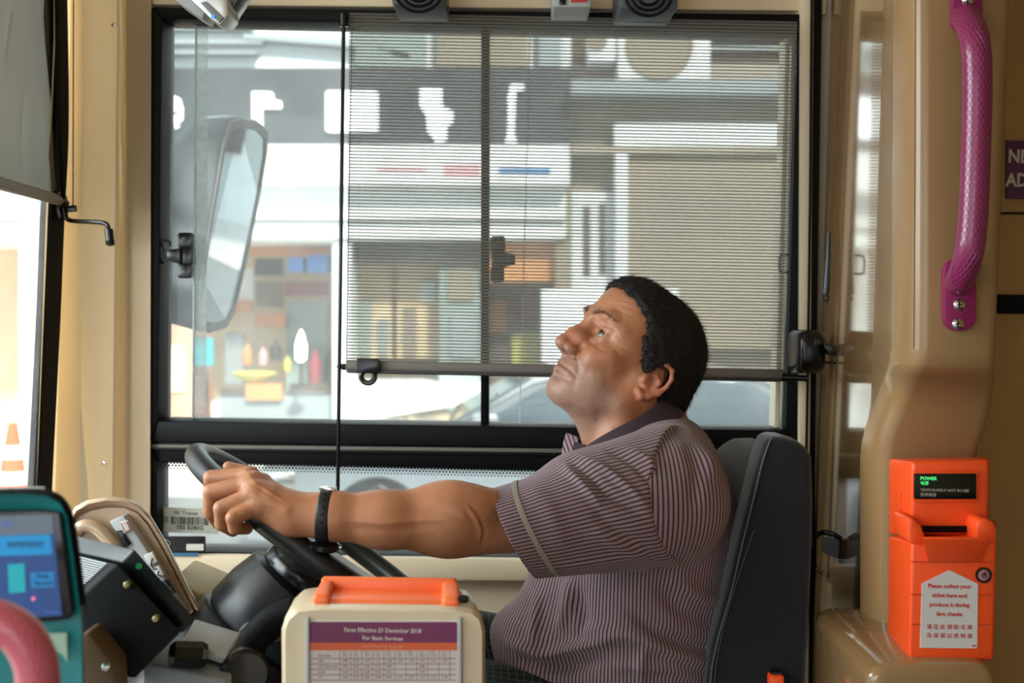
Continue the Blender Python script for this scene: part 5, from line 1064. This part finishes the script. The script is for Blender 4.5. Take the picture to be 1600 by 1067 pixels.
def build_body():
    parts = []
    lo = np.minimum(hw(.14, 0, 0), hw(0, 0, 0)) ; c = hw(.01, 0, .0)
    g = Grid((c[0] - .165, c[1] - .12, P(900, 712, YH)[2]), (c[0] + .13, c[1] + .12, c[2] + .175), .0015)
    head_prims(g); neck_prims(g)
    V, Fq = g.mesh(); V = relax(V, Fq, 1, .4); parts.append((V, Fq))
    x0 = P(300, 800, 1.42)[0]
    g = Grid((x0, 1.36, P(800, 880, 1.46)[2]), (P(880, 800, 1.46)[0], 1.53, P(800, 700, 1.42)[2]), .0016)
    hand_prims(g); arm_prims(g)
    V, Fq = g.mesh(); V = relax(V, Fq, 1, .4); parts.append((V, Fq))
    g = Grid((P(780, 900, 1.7)[0], 1.45, .72), (P(1190, 900, 1.7)[0], 2.03, P(1000, 690, 1.7)[2]), .006)
    arm_prims(g); torso_prims(g, -.014); neck_prims(g); far_arm(g)
    V, Fq = g.mesh(); V = relax(V, Fq, 1, .4); parts.append((V, Fq))
    n = 0; VV = []; FF = []
    for V, Fq in parts: VV.append(V); FF.append(Fq + n); n += len(V)
    return np.concatenate(VV), np.concatenate(FF)
def sstep(a, b, x):
    t = np.clip((x - a) / (b - a), 0, 1); return t * t * (3 - 2 * t)
bV, bF = build_body()
L_ = hloc(bV); f_, s_, u_ = L_[:, 0], L_[:, 1], L_[:, 2]; sa = np.abs(s_)
nz = snoise(bV, 300, 1)
def crease(V, a, b, mask, lst):
    D = np.zeros(len(V))
    for pts, amp, wd in lst:
        pts = [(p[0], p[1]) for p in spline([(x, y, 0) for x, y in pts], 5)]; n = len(pts) - 1
        best = np.full(len(V), 1e9); tb = np.zeros(len(V))
        for i in range(n):
            ax, ay = pts[i]; ex, ey = pts[i + 1][0] - ax, pts[i + 1][1] - ay
            t = np.clip(((a - ax) * ex + (b - ay) * ey) / (ex * ex + ey * ey), 0, 1); dd = (a - ax - ex * t) ** 2 + (b - ay - ey * t) ** 2
            mk = dd < best; best = np.where(mk, dd, best); tb = np.where(mk, (i + t) / n, tb)
        D += amp * np.exp(-best / (wd * wd)) * np.sin(np.clip(tb, .04, .96) * PI) ** .5
    return D * mask
bN = vnormals(bV, bF)
FACEC = [([(.101, -.0480), (.092, -.0492), (.081, -.0535)], -.0020, .0022), ([(.099, -.0655), (.090, -.064), (.084, -.062)], -.0013, .0042), ([(.098, -.0550), (.090, -.0550), (.085, -.0550)], .0012, .0035), ([(.090, .040), (.086, .050), (.089, .056)], -.0010, .0018), ([(.094, -.012), (.090, -.026), (.084, -.040), (.079, -.054)], -.0016, .0034), ([(.075, -.030), (.071, -.050)], -.0006, .003),
         ([(.094, .058), (.081, .064), (.064, .066)], -.0007, .0018), ([(.091, .068), (.078, .075), (.060, .077)], -.0007, .0018), ([(.087, .078), (.075, .084), (.058, .087)], -.0005, .0018),
         ([(.062, .022), (.050, .030)], -.0006, .0016), ([(.062, .018), (.049, .019)], -.0006, .0016), ([(.062, .012), (.050, .005)], -.0006, .0016),
         ([(.086, .003), (.078, -.001), (.067, .005)], -.0010, .0020), ([(.088, .032), (.080, .0350), (.069, .030)], -.0012, .0018),
         ([(.083, -.052), (.079, -.060), (.078, -.068)], -.0008, .003), ([(.055, -.020), (.040, -.045)], -.0006, .005)]
D = crease(bV, f_, u_, (inhead0 := ((sa < .1) & (f_ > .03))) * 1.0, FACEC)
_d = bV - V3(CAM); _z = _d @ V3(_fw); px_ = 800 + FPX * (_d @ V3(_rt)) / _z; py_ = 533.5 - FPX * (_d @ V3(_up)) / _z
ARMC = [([(736, 790), (750, 808), (757, 830), (753, 850)], -.0022, 3.0), ([(731, 792), (744, 810), (751, 830), (747, 848)], .0016, 3.0), ([(728, 800), (738, 816), (744, 834)], -.0012, 3.0), ([(765, 782), (780, 800), (778, 830)], -.0010, 7),
        ([(530, 812), (600, 817), (660, 812), (700, 812)], .0016, 4.5), ([(540, 824), (610, 829), (670, 822)], -.0010, 6), ([(640, 790), (700, 800), (735, 822)], -.0012, 7),
        ([(392, 748), (425, 772), (455, 790)], .0012, 3), ([(395, 762), (425, 780), (452, 794)], .0010, 3), ([(385, 735), (405, 762), (430, 770)], .0008, 2.5)]
front = np.clip(-bN[:, 1] * 1.5 + .3, 0, 1) * (px_ < 860)
D = D + crease(bV, px_, py_, front, ARMC)
bV = bV + bN * D[:, None]
inhead = (sa < .1) & (f_ > -.12) & (u_ > -.16)
beard = sstep(-.018, -.050, u_ - .25 * (f_ - .06) + .002 * nz) * sstep(-.01, .03, f_) * sstep(-.19, -.12, u_) * inhead
must = sstep(-.030, -.034, u_) * sstep(-.052, -.044, u_) * sstep(.085, .09, f_) * inhead
lip = np.exp(-((u_ + .0487) / .0062) ** 2) * sstep(.024, .018, sa) * sstep(.083, .088, f_) * inhead
red = (np.exp(-(((f_ - .112) / .02) ** 2 + (s_ / .02) ** 2 + ((u_ + .015) / .018) ** 2)) + .5 * np.exp(-(((f_ - .075) / .02) ** 2 + ((sa - .035) / .018) ** 2 + ((u_ + .012) / .014) ** 2)) + .8 * np.exp(-((sa - .083) / .012) ** 2)) * inhead
dark = (.8 * np.exp(-(((sa - .034) / .016) ** 2 + ((u_ - .010) / .010) ** 2)) * sstep(.06, .07, f_) + .5 * np.exp(-(((sa - .03) / .02) ** 2 + ((u_ - .036) / .006) ** 2)) * sstep(.06, .07, f_)) * inhead  # darker skin tone under the eyes and along the upper lids
body_me = np_mesh('body', bV, bF, {'beard': np.clip(beard + .6 * must, 0, 1) * (1 - lip), 'lip': lip, 'red': red, 'eye_dark': dark})
def skin_mat():
    m = mat('skin', (178, 122, 88), rough=.44, spec=.45); N, L, b = nodes_of(m)
    tc = N.new('ShaderNodeTexCoord')
    def attr(n):
        a = N.new('ShaderNodeAttribute'); a.attribute_name = n; return a.outputs['Fac']
    def noise(s, d=4):
        n = N.new('ShaderNodeTexNoise'); n.inputs['Scale'].default_value = s; n.inputs['Detail'].default_value = d; L.new(tc.outputs['Object'], n.inputs['Vector']); return n.outputs['Fac']
    def rng(x, a, c, lo, hi):
        r = N.new('ShaderNodeMapRange'); r.inputs[1].default_value = a; r.inputs[2].default_value = c; r.inputs[3].default_value = lo; r.inputs[4].default_value = hi; L.new(x, r.inputs[0]); return r.outputs[0]
    def mixc(fac, a, col):
        x = N.new('ShaderNodeMix'); x.data_type = 'RGBA'; L.new(fac, x.inputs[0])
        if isinstance(a, tuple): x.inputs[6].default_value = (*a, 1)
        else: L.new(a, x.inputs[6])
        x.inputs[7].default_value = (*col, 1); return x.outputs[2]
    def mul(a, c):
        x = N.new('ShaderNodeMath'); x.operation = 'MULTIPLY'; L.new(a, x.inputs[0])
        if isinstance(c, float): x.inputs[1].default_value = c
        else: L.new(c, x.inputs[1])
        return x.outputs[0]
    col = mixc(rng(noise(40), .35, .7, 0, .55), lin((182, 126, 92)), lin((158, 100, 70)))
    col = mixc(mul(attr('red'), .55), col, lin((172, 92, 72)))
    col = mixc(mul(attr('eye_dark'), .45), col, lin((120, 78, 62)))
    col = mixc(mul(attr('lip'), .65), col, lin((128, 80, 74)))
    st = rng(noise(1300, 1), .56, .66, 0, 1)
    col = mixc(mul(attr('beard'), .42), col, lin((132, 116, 110)))
    col = mixc(mul(mul(attr('beard'), st), .45), col, lin((190, 182, 176)))
    col = mixc(rng(noise(150, 2), .72, .76, 0, .55), col, lin((110, 66, 48)))
    L.new(col, b.inputs['Base Color'])
    b.inputs['Subsurface Weight'].default_value = .08; b.inputs['Subsurface Radius'].default_value = (.012, .005, .003); b.inputs['Subsurface Scale'].default_value = .6
    bp = N.new('ShaderNodeBump'); bp.inputs['Strength'].default_value = .35; bp.inputs['Distance'].default_value = .0012
    L.new(noise(420, 3), bp.inputs['Height']); L.new(bp.outputs[0], b.inputs['Normal'])
    return m
person = thing('person', P(985, 1300, 1.70), 'bus driver in a striped purple short-sleeved shirt, looking up, one hand on the steering wheel', 'person')
M_skin = skin_mat()
obj('body', body_me, M_skin, person, ang=180)
# eyes
M_scl = mat('sclera', (150, 140, 130), rough=.15); M_iris = mat('iris', (96, 84, 72), rough=.12); M_pup = mat('pupil', (8, 7, 7), rough=.08)
for s in (1, -1):
    c = hw(EYE[0], EYE[1] * s, EYE[2]); gz = HF * .86 + HU * .16 + HS * .34; gz /= np.linalg.norm(gz)
    bm = B(); pr = [(-ER * math.cos(a), ER * math.sin(a)) for a in np.linspace(0, PI, 33)]
    lathe(bm, c, gz, pr, 32); me = bpy.data.meshes.new('eye'); bm.to_mesh(me); bm.free()
    for mm in (M_scl, M_iris, M_pup): me.materials.append(mm)
    for p in me.polygons:
        d = (V3(p.center) - c); ca = float(d @ gz) / max(np.linalg.norm(d), 1e-9)
        p.material_index = 2 if ca > math.cos(.22) else (1 if ca > math.cos(.58) else 0)
    obj('eye', me, None, person, ang=180)
# ---------------------------------------------------------------- hair
def poly_sd(f, u, poly):
    """signed distance in 2d to a polygon (negative inside)"""
    d = np.full(f.shape, 1e9); ins = np.zeros(f.shape, bool); n = len(poly)
    for i in range(n):
        ax, ay = poly[i]; bx, by = poly[(i + 1) % n]; ex, ey = bx - ax, by - ay
        wx, wy = f - ax, u - ay; t = np.clip((wx * ex + wy * ey) / (ex * ex + ey * ey), 0, 1)
        d = np.minimum(d, (wx - ex * t) ** 2 + (wy - ey * t) ** 2)
        c = ((ay > u) != (by > u)) & (f < (bx - ax) * (u - ay) / (by - ay + 1e-12) + ax); ins ^= c
    d = np.sqrt(d); return np.where(ins, -d, d)
HAIRPOLY = [(.100, .112), (.088, .098), (.068, .090), (.044, .074), (.034, .060), (.036, .048), (.026, .034), (.014, .012), (.004, .006), (-.002, .018), (-.010, .030), (-.026, .030), (-.036, .012), (-.033, -.008), (-.030, -.032),
            (-.038, -.046), (-.062, -.062), (-.110, -.064), (-.16, .02), (-.12, .18), (.05, .18)]
def build_hair():
    c = hw(-.01, 0, .03)
    g = Grid((c[0] - .14, c[1] - .125, c[2] - .14), (c[0] + .15, c[1] + .125, c[2] + .14), .002)
    A = lambda p, k=.03: add(g, p, k)
    o = .0105
    A(he((-.010, 0, .046), (.094 + o, .073 + o, .082 + o)), 0)
    A(he((.040, 0, .058), (.048 + o * .5, .056 + o * .6, .052 + o)))
    A(he((.045, 0, .085), (.035 + o * .6, .045 + o * .6, .030 + o)))
    A(he((-.055, 0, .000), (.052, .060, .055)))
    A(hc((-.070, .018, -.015), (-.072, .018, -.045), .036, .030)); A(hc((-.070, -.018, -.015), (-.072, -.018, -.045), .036, .030))
    A(he((.000, .060, .022), (.028, .014, .024))); A(he((.000, -.060, .022), (.028, .014, .024)))
    X = g.ax[0][:, None, None]; Y = g.ax[1][None, :, None]; Z = g.ax[2][None, None, :]
    f = (X - HO[0]) * HF[0] + (Y - HO[1]) * HF[1] + (Z - HO[2]) * HF[2]; u = (X - HO[0]) * HU[0] + (Y - HO[1]) * HU[1] + (Z - HO[2]) * HU[2]
    F3 = f * np.ones_like(g.F); U3 = u * np.ones_like(g.F)
    pd = poly_sd(F3 + .003 * np.sin(U3 * 420 + 3 * np.sin(F3 * 300)), U3 + .0025 * np.sin(F3 * 500), HAIRPOLY).astype(np.float32)
    k = .006; h = np.clip(.5 - .5 * (g.F - pd) / k, 0, 1); g.F = g.F + (pd - g.F) * h + k * h * (1 - h)
    V, Fq = g.mesh(); V = relax(V, Fq, 1, .5); N = vnormals(V, Fq)
    V = V + N * (.0012 * snoise(V, 420, 5) + .0010 * snoise(V, 900, 6))[:, None]
    return V, Fq, N
hV, hF, hN = build_hair()
M_hair = mat('hair', (20, 17, 16), rough=.55, spec=.35, bump=.6, bscale=900, var=.3, vscale=300)
hair = obj('hair', np_mesh('hair', hV, hF), M_hair, person, ang=180)
def strands(name, roots, dirs, length, width, m, parent, curl=.25):
    n = len(roots); V = np.zeros((n, 7, 3)); side = np.cross(dirs, RNG.normal(size=(n, 3))); side /= np.linalg.norm(side, axis=1)[:, None]
    s2 = np.cross(dirs, side); l = length * (.6 + .8 * RNG.random(n))[:, None]; bend = RNG.normal(size=(n, 3)) * curl
    mid = roots + dirs * l * .5 + bend * l * .15; tip = roots + dirs * l + bend * l * .5
    for j in range(3):
        a = 2 * PI * j / 3; o = side * math.cos(a) + s2 * math.sin(a)
        V[:, j] = roots + o * width; V[:, 3 + j] = mid + o * width * .7
    V[:, 6] = tip
    base = (np.arange(n) * 7)[:, None]; fs = []
    me = bpy.data.meshes.new(name); polys = []
    for j in range(3):
        k = (j + 1) % 3; polys.append(base + np.array([[j, k, 3 + k, 3 + j]]))
    tris = [base + np.array([[3 + j, 3 + (j + 1) % 3, 6]]) for j in range(3)]
    faces = [list(map(int, r)) for p in polys for r in p] + [list(map(int, r)) for p in tris for r in p]
    me.from_pydata(V.reshape(-1, 3).tolist(), [], faces); me.update()
    return obj(name, me, m, parent, ang=180)
sel = RNG.choice(len(hV), 15000, replace=False)
r_ = hV[sel]; nn = hN[sel]; hl = hloc(r_)
flow = -HF[None] * .7 - HU[None] * (.35 + .8 * (hl[:, 0:1] < -.04)); flow = np.repeat(flow, len(r_) // len(flow), 0) if len(flow) == 1 else flow
flow = flow - nn * (flow * nn).sum(1)[:, None]; flow /= np.maximum(np.linalg.norm(flow, axis=1), .2)[:, None]
d = flow + nn * .38 + RNG.normal(size=r_.shape) * .22; d /= np.linalg.norm(d, axis=1)[:, None]
M_strand = mat('hair_strand', (34, 28, 26), rough=.42, spec=.4, var=.4, vscale=60)
strands('hair_lock', r_, d, .010, .00022, M_strand, hair)
# eyebrows
M_brow = mat('eyebrow_hair', (104, 86, 76), rough=.6)
from mathutils.bvhtree import BVHTree
_hsel = (hloc(bV)[:, 0] > .04) & (np.abs(hloc(bV)[:, 1]) < .075) & (hloc(bV)[:, 2] > -.02) & (hloc(bV)[:, 2] < .08)
fm = _hsel[bF].all(1); ids = np.unique(bF[fm]); rm = np.full(len(bV), -1); rm[ids] = np.arange(len(ids))
bvh = BVHTree.FromPolygons(bV[ids].tolist(), rm[bF[fm]].tolist())
for s in (1, -1):
    R = []; D = []
    for _ in range(210):
        t = random.random(); so = .010 + .042 * t; uo = .0425 + .010 * math.sin(min(t * 1.25, 1) * PI * .62) - .004 * t + random.gauss(0, .0017 * (1.2 - .7 * t))
        o = Vector(hw(.16, so * s, uo)); r = bvh.ray_cast(o, Vector(-HF), .2)
        if r[0] is None: continue
        R.append(V3(r[0])); D.append(V3(r[1]) * .45 + (HS * s * (.5 + .6 * t) + HU * (.55 - .9 * t) - HF * .3 * t) + RNG.normal(size=3) * .15)
    R = np.array(R); D = np.array(D); D /= np.linalg.norm(D, axis=1)[:, None]
    strands('eyebrow', R, D, .0060, .00016, M_brow, person)
# grey stubble on the near and far cheek, jaw and throat
_c = np.nonzero((beard + must > .35) & (bN[:, 1] < .6))[0]; _c = RNG.choice(_c, 5200)
_r = bV[_c] + RNG.normal(size=(len(_c), 3)) * .0006; _d = bN[_c] * .55 - HU[None] * .8 + RNG.normal(size=(len(_c), 3)) * .3; _d /= np.linalg.norm(_d, axis=1)[:, None]
_k = RNG.random(len(_c)) < .6
strands('stubble', _r[_k], _d[_k], .0017, .00009, mat('grey_stubble', (196, 190, 184), rough=.5), person)
strands('stubble', _r[~_k], _d[~_k], .0017, .00009, mat('dark_stubble', (60, 50, 46), rough=.5), person)
# ---------------------------------------------------------------- clothes
def stripe_mat(name, base, line, period, attr='sc', frac=.38, grid=False, rough=.85):
    m = mat(name, base, rough=rough, sheen=.15, spec=.2); N, L, b = nodes_of(m)
    def coord(an):
        a = N.new('ShaderNodeAttribute'); a.attribute_name = an
        x = N.new('ShaderNodeMath'); x.operation = 'MULTIPLY'; x.inputs[1].default_value = 2 * PI / period; L.new(a.outputs['Fac'], x.inputs[0])
        s = N.new('ShaderNodeMath'); s.operation = 'SINE'; L.new(x.outputs[0], s.inputs[0])
        r = N.new('ShaderNodeMapRange'); c = math.cos(PI * frac); r.inputs[1].default_value = c - .22; r.inputs[2].default_value = c + .22; L.new(s.outputs[0], r.inputs[0])
        return r.outputs[0], s.outputs[0]
    f, s = coord(attr)
    if grid:
        f2, _ = coord('sc2'); mx = N.new('ShaderNodeMath'); mx.operation = 'MAXIMUM'; L.new(f, mx.inputs[0]); L.new(f2, mx.inputs[1]); f = mx.outputs[0]
    mix = N.new('ShaderNodeMix'); mix.data_type = 'RGBA'; mix.inputs[6].default_value = (*lin(base), 1); mix.inputs[7].default_value = (*lin(line), 1)
    L.new(f, mix.inputs[0]); L.new(mix.outputs[2], b.inputs['Base Color'])
    bp = N.new('ShaderNodeBump'); bp.inputs['Strength'].default_value = .3; bp.inputs['Distance'].default_value = .0006; bp.invert = True
    L.new(f, bp.inputs['Height'])
    tc = N.new('ShaderNodeTexCoord'); n = N.new('ShaderNodeTexNoise'); n.inputs['Scale'].default_value = 900; L.new(tc.outputs['Object'], n.inputs['Vector'])
    b2 = N.new('ShaderNodeBump'); b2.inputs['Strength'].default_value = .3; b2.inputs['Distance'].default_value = .0006
    L.new(n.outputs['Fac'], b2.inputs['Height']); L.new(bp.outputs[0], b2.inputs['Normal']); L.new(b2.outputs[0], b.inputs['Normal'])
    return m
M_shirt = stripe_mat('striped_cloth', (146, 124, 130), (60, 46, 52), .0054)
M_collar = mat('plum_cloth', (46, 24, 34), rough=.8, bump=.3, bscale=900, sheen=.1)
M_trous = stripe_mat('checked_cloth', (20, 25, 25), (88, 96, 90), .0105, frac=.07, grid=True)
def pixarr(V):
    d = V - V3(CAM); z = d @ V3(_fw); return 800 + FPX * (d @ V3(_rt)) / z, 533.5 - FPX * (d @ V3(_up)) / z
def folds(V, N, lst):
    """cloth folds: each is a path running over the side of the body, raised by amp over a width (m); heights fade to nothing at its ends"""
    x, y = pixarr(V); D = np.zeros(len(V))
    for pts, amp, wd in lst:
        pts = [(p[0], p[1]) for p in spline([(a, b, 0) for a, b in pts], 6)]
        best = np.full(len(V), 1e9); tb = np.zeros(len(V)); n = len(pts) - 1
        for i in range(n):
            ax, ay = pts[i]; bx, by = pts[i + 1]; ex, ey = bx - ax, by - ay
            t = np.clip(((x - ax) * ex + (y - ay) * ey) / (ex * ex + ey * ey), 0, 1)
            dd = (x - ax - ex * t) ** 2 + (y - ay - ey * t) ** 2
            mk = dd < best; best = np.where(mk, dd, best); tb = np.where(mk, (i + t) / n, tb)
        D += amp * np.exp(-best / (wd * wd)) * np.sin(np.clip(tb, .02, .98) * PI) ** .5
    return D * np.clip(-N[:, 1] * 1.6 + .3, 0, 1)
shirt = None
def sdf_obj(name, g, m, parent, fold=(), nz=(), attrs=None, it=2, ang=180):
    V, Fq = g.mesh(); V = relax(V, Fq, it, .5); N = vnormals(V, Fq)
    at = attrs(V) if attrs else None
    D = folds(V, N, fold) * (1.0 if name == 'sleeve' else 1.5)
    for a, sc, sd in nz: D = D + a * snoise(V * np.array((1, 1, .6)), sc, sd)
    V = V + N * D[:, None]
    return obj(name, np_mesh(name, V, Fq, at), m, parent, ang=ang), V, Fq
# torso of the shirt
HA = V3(P(775, 765, 1.50)); HB = V3(P(845, 903, 1.50)); SA = V3(P(1045, 782, 1.600)); SB_ = V3(P(812, 834, 1.490))
ax_ = (SB_ - SA) / np.linalg.norm(SB_ - SA)
g = Grid((P(740, 900, 1.6)[0], 1.44, .80), (P(1195, 900, 1.7)[0], 2.03, P(1000, 640, 1.7)[2]), .0036)
torso_prims(g, .012)
c = lambda x, y, Y: V3(P(x, y, Y))
add(g, cap_(c(1040, 722, 1.76), c(1072, 805, 1.75), .046, .068), .05)           # upper back
add(g, cap_(c(1000, 722, 1.75), c(1040, 740, 1.67), .042, .052), .05)           # near yoke
add(g, cap_(c(935, 735, 1.77), c(925, 830, 1.76), .050, .075), .05)             # chest front
add(g, ell(c(850, 1012, 1.74), (.072, .110, .058)), .05)                        # loose cloth over the belly
add(g, cap_(c(800, 985, 1.72), c(835, 1020, 1.70), .028, .040), .03)            # hanging front hem
add(g, cap_(c(870, 900, 1.70), c(845, 985, 1.69), .03, .05), .04)
add(g, cap_(c(1085, 850, 1.74), c(1095, 1060, 1.74), .050, .070), .05)
add(g, cap_(SA + ax_ * .004, SA + ax_ * .055, .0885, .0850), .012); add(g, cap_(c(1045, 735, 1.637), c(1000, 741, 1.607), .0585, .0545), .015); add(g, cap_(c(1030, 833, 1.612), c(1000, 840, 1.595), .042, .042), .015)   # shoulder under the armhole seam
# neck opening
nk = cap_(hw(-.02, 0, -.05), V3(P(985, 705, 1.76)), .056, .056); add(g, nk, .004, 'sub')
add(g, cap_(V3(P(985, 705, 1.76)), V3(P(900, 700, 1.77)), .050, .03), .01, 'sub')
g.clip((0, 0, .86), (0, 0, -1))
ctr = c(990, 870, 1.76)
TF = [([(800, 1005), (850, 1022), (905, 1010), (960, 1000)], .010, 9), ([(812, 1030), (870, 1045), (940, 1035)], -.008, 8), ([(905, 985), (985, 992), (1060, 1020), (1110, 1040)], .010, 12),
      ([(985, 960), (1050, 1000), (1110, 1015)], -.008, 9), ([(890, 905), (886, 945), (875, 985)], .008, 10), ([(905, 920), (912, 970), (900, 1000)], -.006, 10),
      ([(1060, 905), (1090, 930), (1130, 935)], .006, 10), ([(1020, 900), (1060, 950), (1120, 975)], -.006, 12), ([(1010, 1010), (1000, 1040), (1005, 1067)], .005, 8),
      ([(1075, 690), (1090, 730), (1085, 790)], -.004, 12), ([(960, 1040), (1040, 1045), (1100, 1064)], .006, 8), ([(1065, 668), (1100, 700), (1120, 745)], .005, 9),
      ([(840, 930), (835, 970), (830, 1000)], .005, 8)]
def torso_attr(V):
    a = np.arctan2(V[:, 1] - ctr[1], V[:, 0] - ctr[0]); return {'sc': a * .165 + .12 * (V[:, 0] - ctr[0])}
shirt, sV, sF = sdf_obj('shirt', g, M_shirt, person, TF, [(.0016, 22, 3), (.0007, 60, 4)], torso_attr)
# near sleeve
g = Grid((P(755, 900, 1.4)[0], 1.40, P(900, 925, 1.4)[2]), (P(1100, 900, 1.7)[0], 1.72, P(1000, 660, 1.6)[2]), .0026)
add(g, cap_(SA, SA + (SB_ - SA) * 1.35, .093, .058), 0)
add(g, cap_(c(1045, 735, 1.635), c(905, 765, 1.545), .060, .045), .04)
add(g, cap_(c(1020, 835, 1.60), c(905, 860, 1.54), .045, .040), .03)
hn = np.cross(HB - HA, np.array((.10, 1, 0))); hn = hn if hn @ ax_ > 0 else -hn; hn /= np.linalg.norm(hn)
add(g, cap_(SB_ - ax_ * .02, SB_ + ax_ * .12, .0570, .0570), .002, 'sub')
g.clip(HA, hn)
g.clip(c(1021, 790, 1.50), c(1014, 790, 1.50) - c(1004, 791, 1.504))
SF = [([(893, 722), (925, 745), (955, 775), (1000, 800)], -.0060, 6), ([(905, 713), (945, 733), (985, 765), (1010, 790)], .0055, 6), ([(880, 728), (905, 752), (940, 790)], .0045, 6),
      ([(1012, 870), (965, 850), (925, 830)], .005, 9), ([(1010, 850), (960, 825), (930, 800)], -.0045, 8), ([(950, 705), (990, 725), (1020, 760)], -.004, 6), ([(850, 890), (920, 880), (1000, 868)], .004, 8),
      ([(830, 760), (860, 800), (880, 860)], .0025, 14), ([(980, 700), (1015, 720), (1030, 760)], .004, 6)]
e1 = np.cross(ax_, (0, 1, 0)); e1 /= np.linalg.norm(e1); e2 = np.cross(ax_, e1)
def sleeve_attr(V):
    d = V - SA; t = d @ ax_; a = np.arctan2(d @ e1, (d @ e2)); return {'sc': a * .072 - .02 * t}
sleeve, slV, slF = sdf_obj('sleeve', g, M_shirt, shirt, SF, [(.0012, 30, 8), (.0005, 80, 9)], sleeve_attr)
sb = BVHTree.FromPolygons(slV.tolist(), slF.tolist())
M_pipe = mat('reflective_piping', (196, 190, 178), rough=.45, spec=.5)
bm = B(); rows = []
for k in range(49):
    a = -PI * .12 + k / 48 * PI * 1.24; row = []
    for off in (-.0245, -.0305):
        base = SB_ + ax_ * 0; dirv = e1 * math.cos(a) + e2 * math.sin(a)
        # intersect the plane parallel to the hem
        n0 = hn; pl = HA + hn * off; o = base; t = float((pl - o) @ n0 / (ax_ @ n0)); o = o + ax_ * t
        dd = dirv - ax_ * float(dirv @ n0 / (ax_ @ n0)); dd /= np.linalg.norm(dd)
        r = sb.ray_cast(Vector(o + dd * .2), Vector(-dd), .25)
        row.append(Vector(r[0]) + Vector(dd) * .0012 if r[0] is not None else Vector(o + dd * .066))
    rows.append(row)
ms = [[bm.verts.new(p) for p in r_] for r_ in rows]
for p, q in zip(ms[:-1], ms[1:]): bm.faces.new((p[0], q[0], q[1], p[1]))
bmesh.ops.solidify(bm, geom=bm.faces[:], thickness=.0012)
obj('piping', bm, M_pipe, shirt, label='silver reflective piping round the sleeve')
# far sleeve
g = Grid((P(900, 900, 1.8)[0], 1.80, P(900, 960, 1.8)[2]), (P(1130, 900, 1.8)[0], 2.06, P(1000, 680, 1.8)[2]), .005)
add(g, cap_(c(1032, 775, 1.90), c(1000, 900, 1.945), .072, .060), 0)
g.clip(c(998, 915, 1.94), c(998, 915, 1.94) - c(1032, 775, 1.90))
sdf_obj('sleeve', g, M_shirt, shirt, attrs=lambda V: {'sc': np.arctan2(V[:, 1] - 1.92, V[:, 0] - ctr[0]) * .07})
# collar
ex = V3(P(1040, 634, 1.76)) - V3(P(905, 704, 1.76)); ex /= np.linalg.norm(ex); ey = np.array((0, 1.0, 0)); en = np.cross(ex, ey); en = en if en[2] > 0 else -en
CC = V3(P(974, 661, 1.765))
def cring(th, sc, dn, extra=0.0):
    front = max(0.0, -math.cos(th))
    return Vector(CC + ex * math.cos(th) * (.071 * sc + extra) + ey * math.sin(th) * (.069 * sc + extra) - en * (dn + .012 * front ** 3))
bm = B(); rings = []
TH = [math.radians(q) for q in np.linspace(-176, 176, 61)]
for th in TH:
    wd = 1 + .35 * max(0, -math.cos(th)) ** 4
    rings.append([cring(th, .985, .016), cring(th, .99, -.006), cring(th, 1.03, -.0085), cring(th, 1.08, -.005), cring(th, 1.20, .014 * wd), cring(th, 1.26, .027 * wd), cring(th, 1.235, .0285 * wd), cring(th, 1.13, .014)])
loft(bm, rings); obj('collar', bm, M_collar, shirt, ang=60, label='plain plum facing of the collar')
# striped outer leaf of the far collar, its front corner turned up
bm = B(); q = [P(885, 676, 1.775), P(905, 684, 1.765), P(900, 702, 1.745), P(886, 735, 1.735), P(877, 715, 1.76), P(880, 692, 1.775)]
prism(bm, q, (0, .006, 0), .002); d = bpy.data.meshes.new('collar_leaf'); bm.to_mesh(d); bm.free()
at = d.attributes.new('sc', 'FLOAT', 'POINT'); at.data.foreach_set('value', [v.co.x * .8 + v.co.z * .3 for v in d.vertices])
obj('collar_leaf', d, M_shirt, shirt, ang=40)
bm = B(); q = [P(889, 730, 1.737), P(897, 690, 1.745), P(910, 694, 1.735), P(935, 702, 1.722), P(958, 696, 1.72), P(905, 727, 1.725)]
prism(bm, q, (0, .006, 0), .002); obj('collar_leaf', bm, M_collar, shirt, ang=40)
# trousers
g = Grid((P(560, 1000, 1.5)[0], 1.48, .22), (P(1190, 1000, 1.7)[0], 2.08, P(800, 960, 1.6)[2]), .007)
HIP = c(1000, 1135, 1.76)
add(g, ell(HIP, (.16, .175, .11)), 0)
for Y in (1.655, 1.865):
    kn = np.array((P(590, 1075, 1.66)[0], Y - .01 * (1 if Y < 1.7 else -3), P(590, 1075, 1.66)[2])); hp = np.array((HIP[0] - .02, Y, HIP[2] + .005))
    add(g, cap_(hp, kn, .098, .066), .05)
    an = np.array((kn[0] - .06, kn[1], .40)); add(g, cap_(kn, an, .066, .052), .03)
def tr_attr(V): return {'sc': V[:, 1] * 1.0 + .15 * np.sin(V[:, 0] * 9) * .05 + V[:, 2] * .35, 'sc2': V[:, 0] + .3 * V[:, 2]}
sdf_obj('trousers', g, M_trous, person, [([(770, 1035), (820, 1050), (880, 1067)], .004, 8)], [(.003, 16, 12)], tr_attr)
# shoes
M_shoe = mat('black_leather', (18, 18, 19), rough=.35)
for Y in (1.645, 1.895):
    g = Grid((P(590, 1075, 1.66)[0] - .35, Y - .08, .29), (P(590, 1075, 1.66)[0] + .06, Y + .08, .46), .006)
    x = P(590, 1075, 1.66)[0] - .06
    add(g, ell((x, Y, .37), (.055, .042, .06)), 0); add(g, ell((x - .11, Y, .34), (.13, .045, .038)), .03); g.clip((0, 0, .306), (0, 0, -1))
    sdf_obj('shoe', g, M_shoe, person)
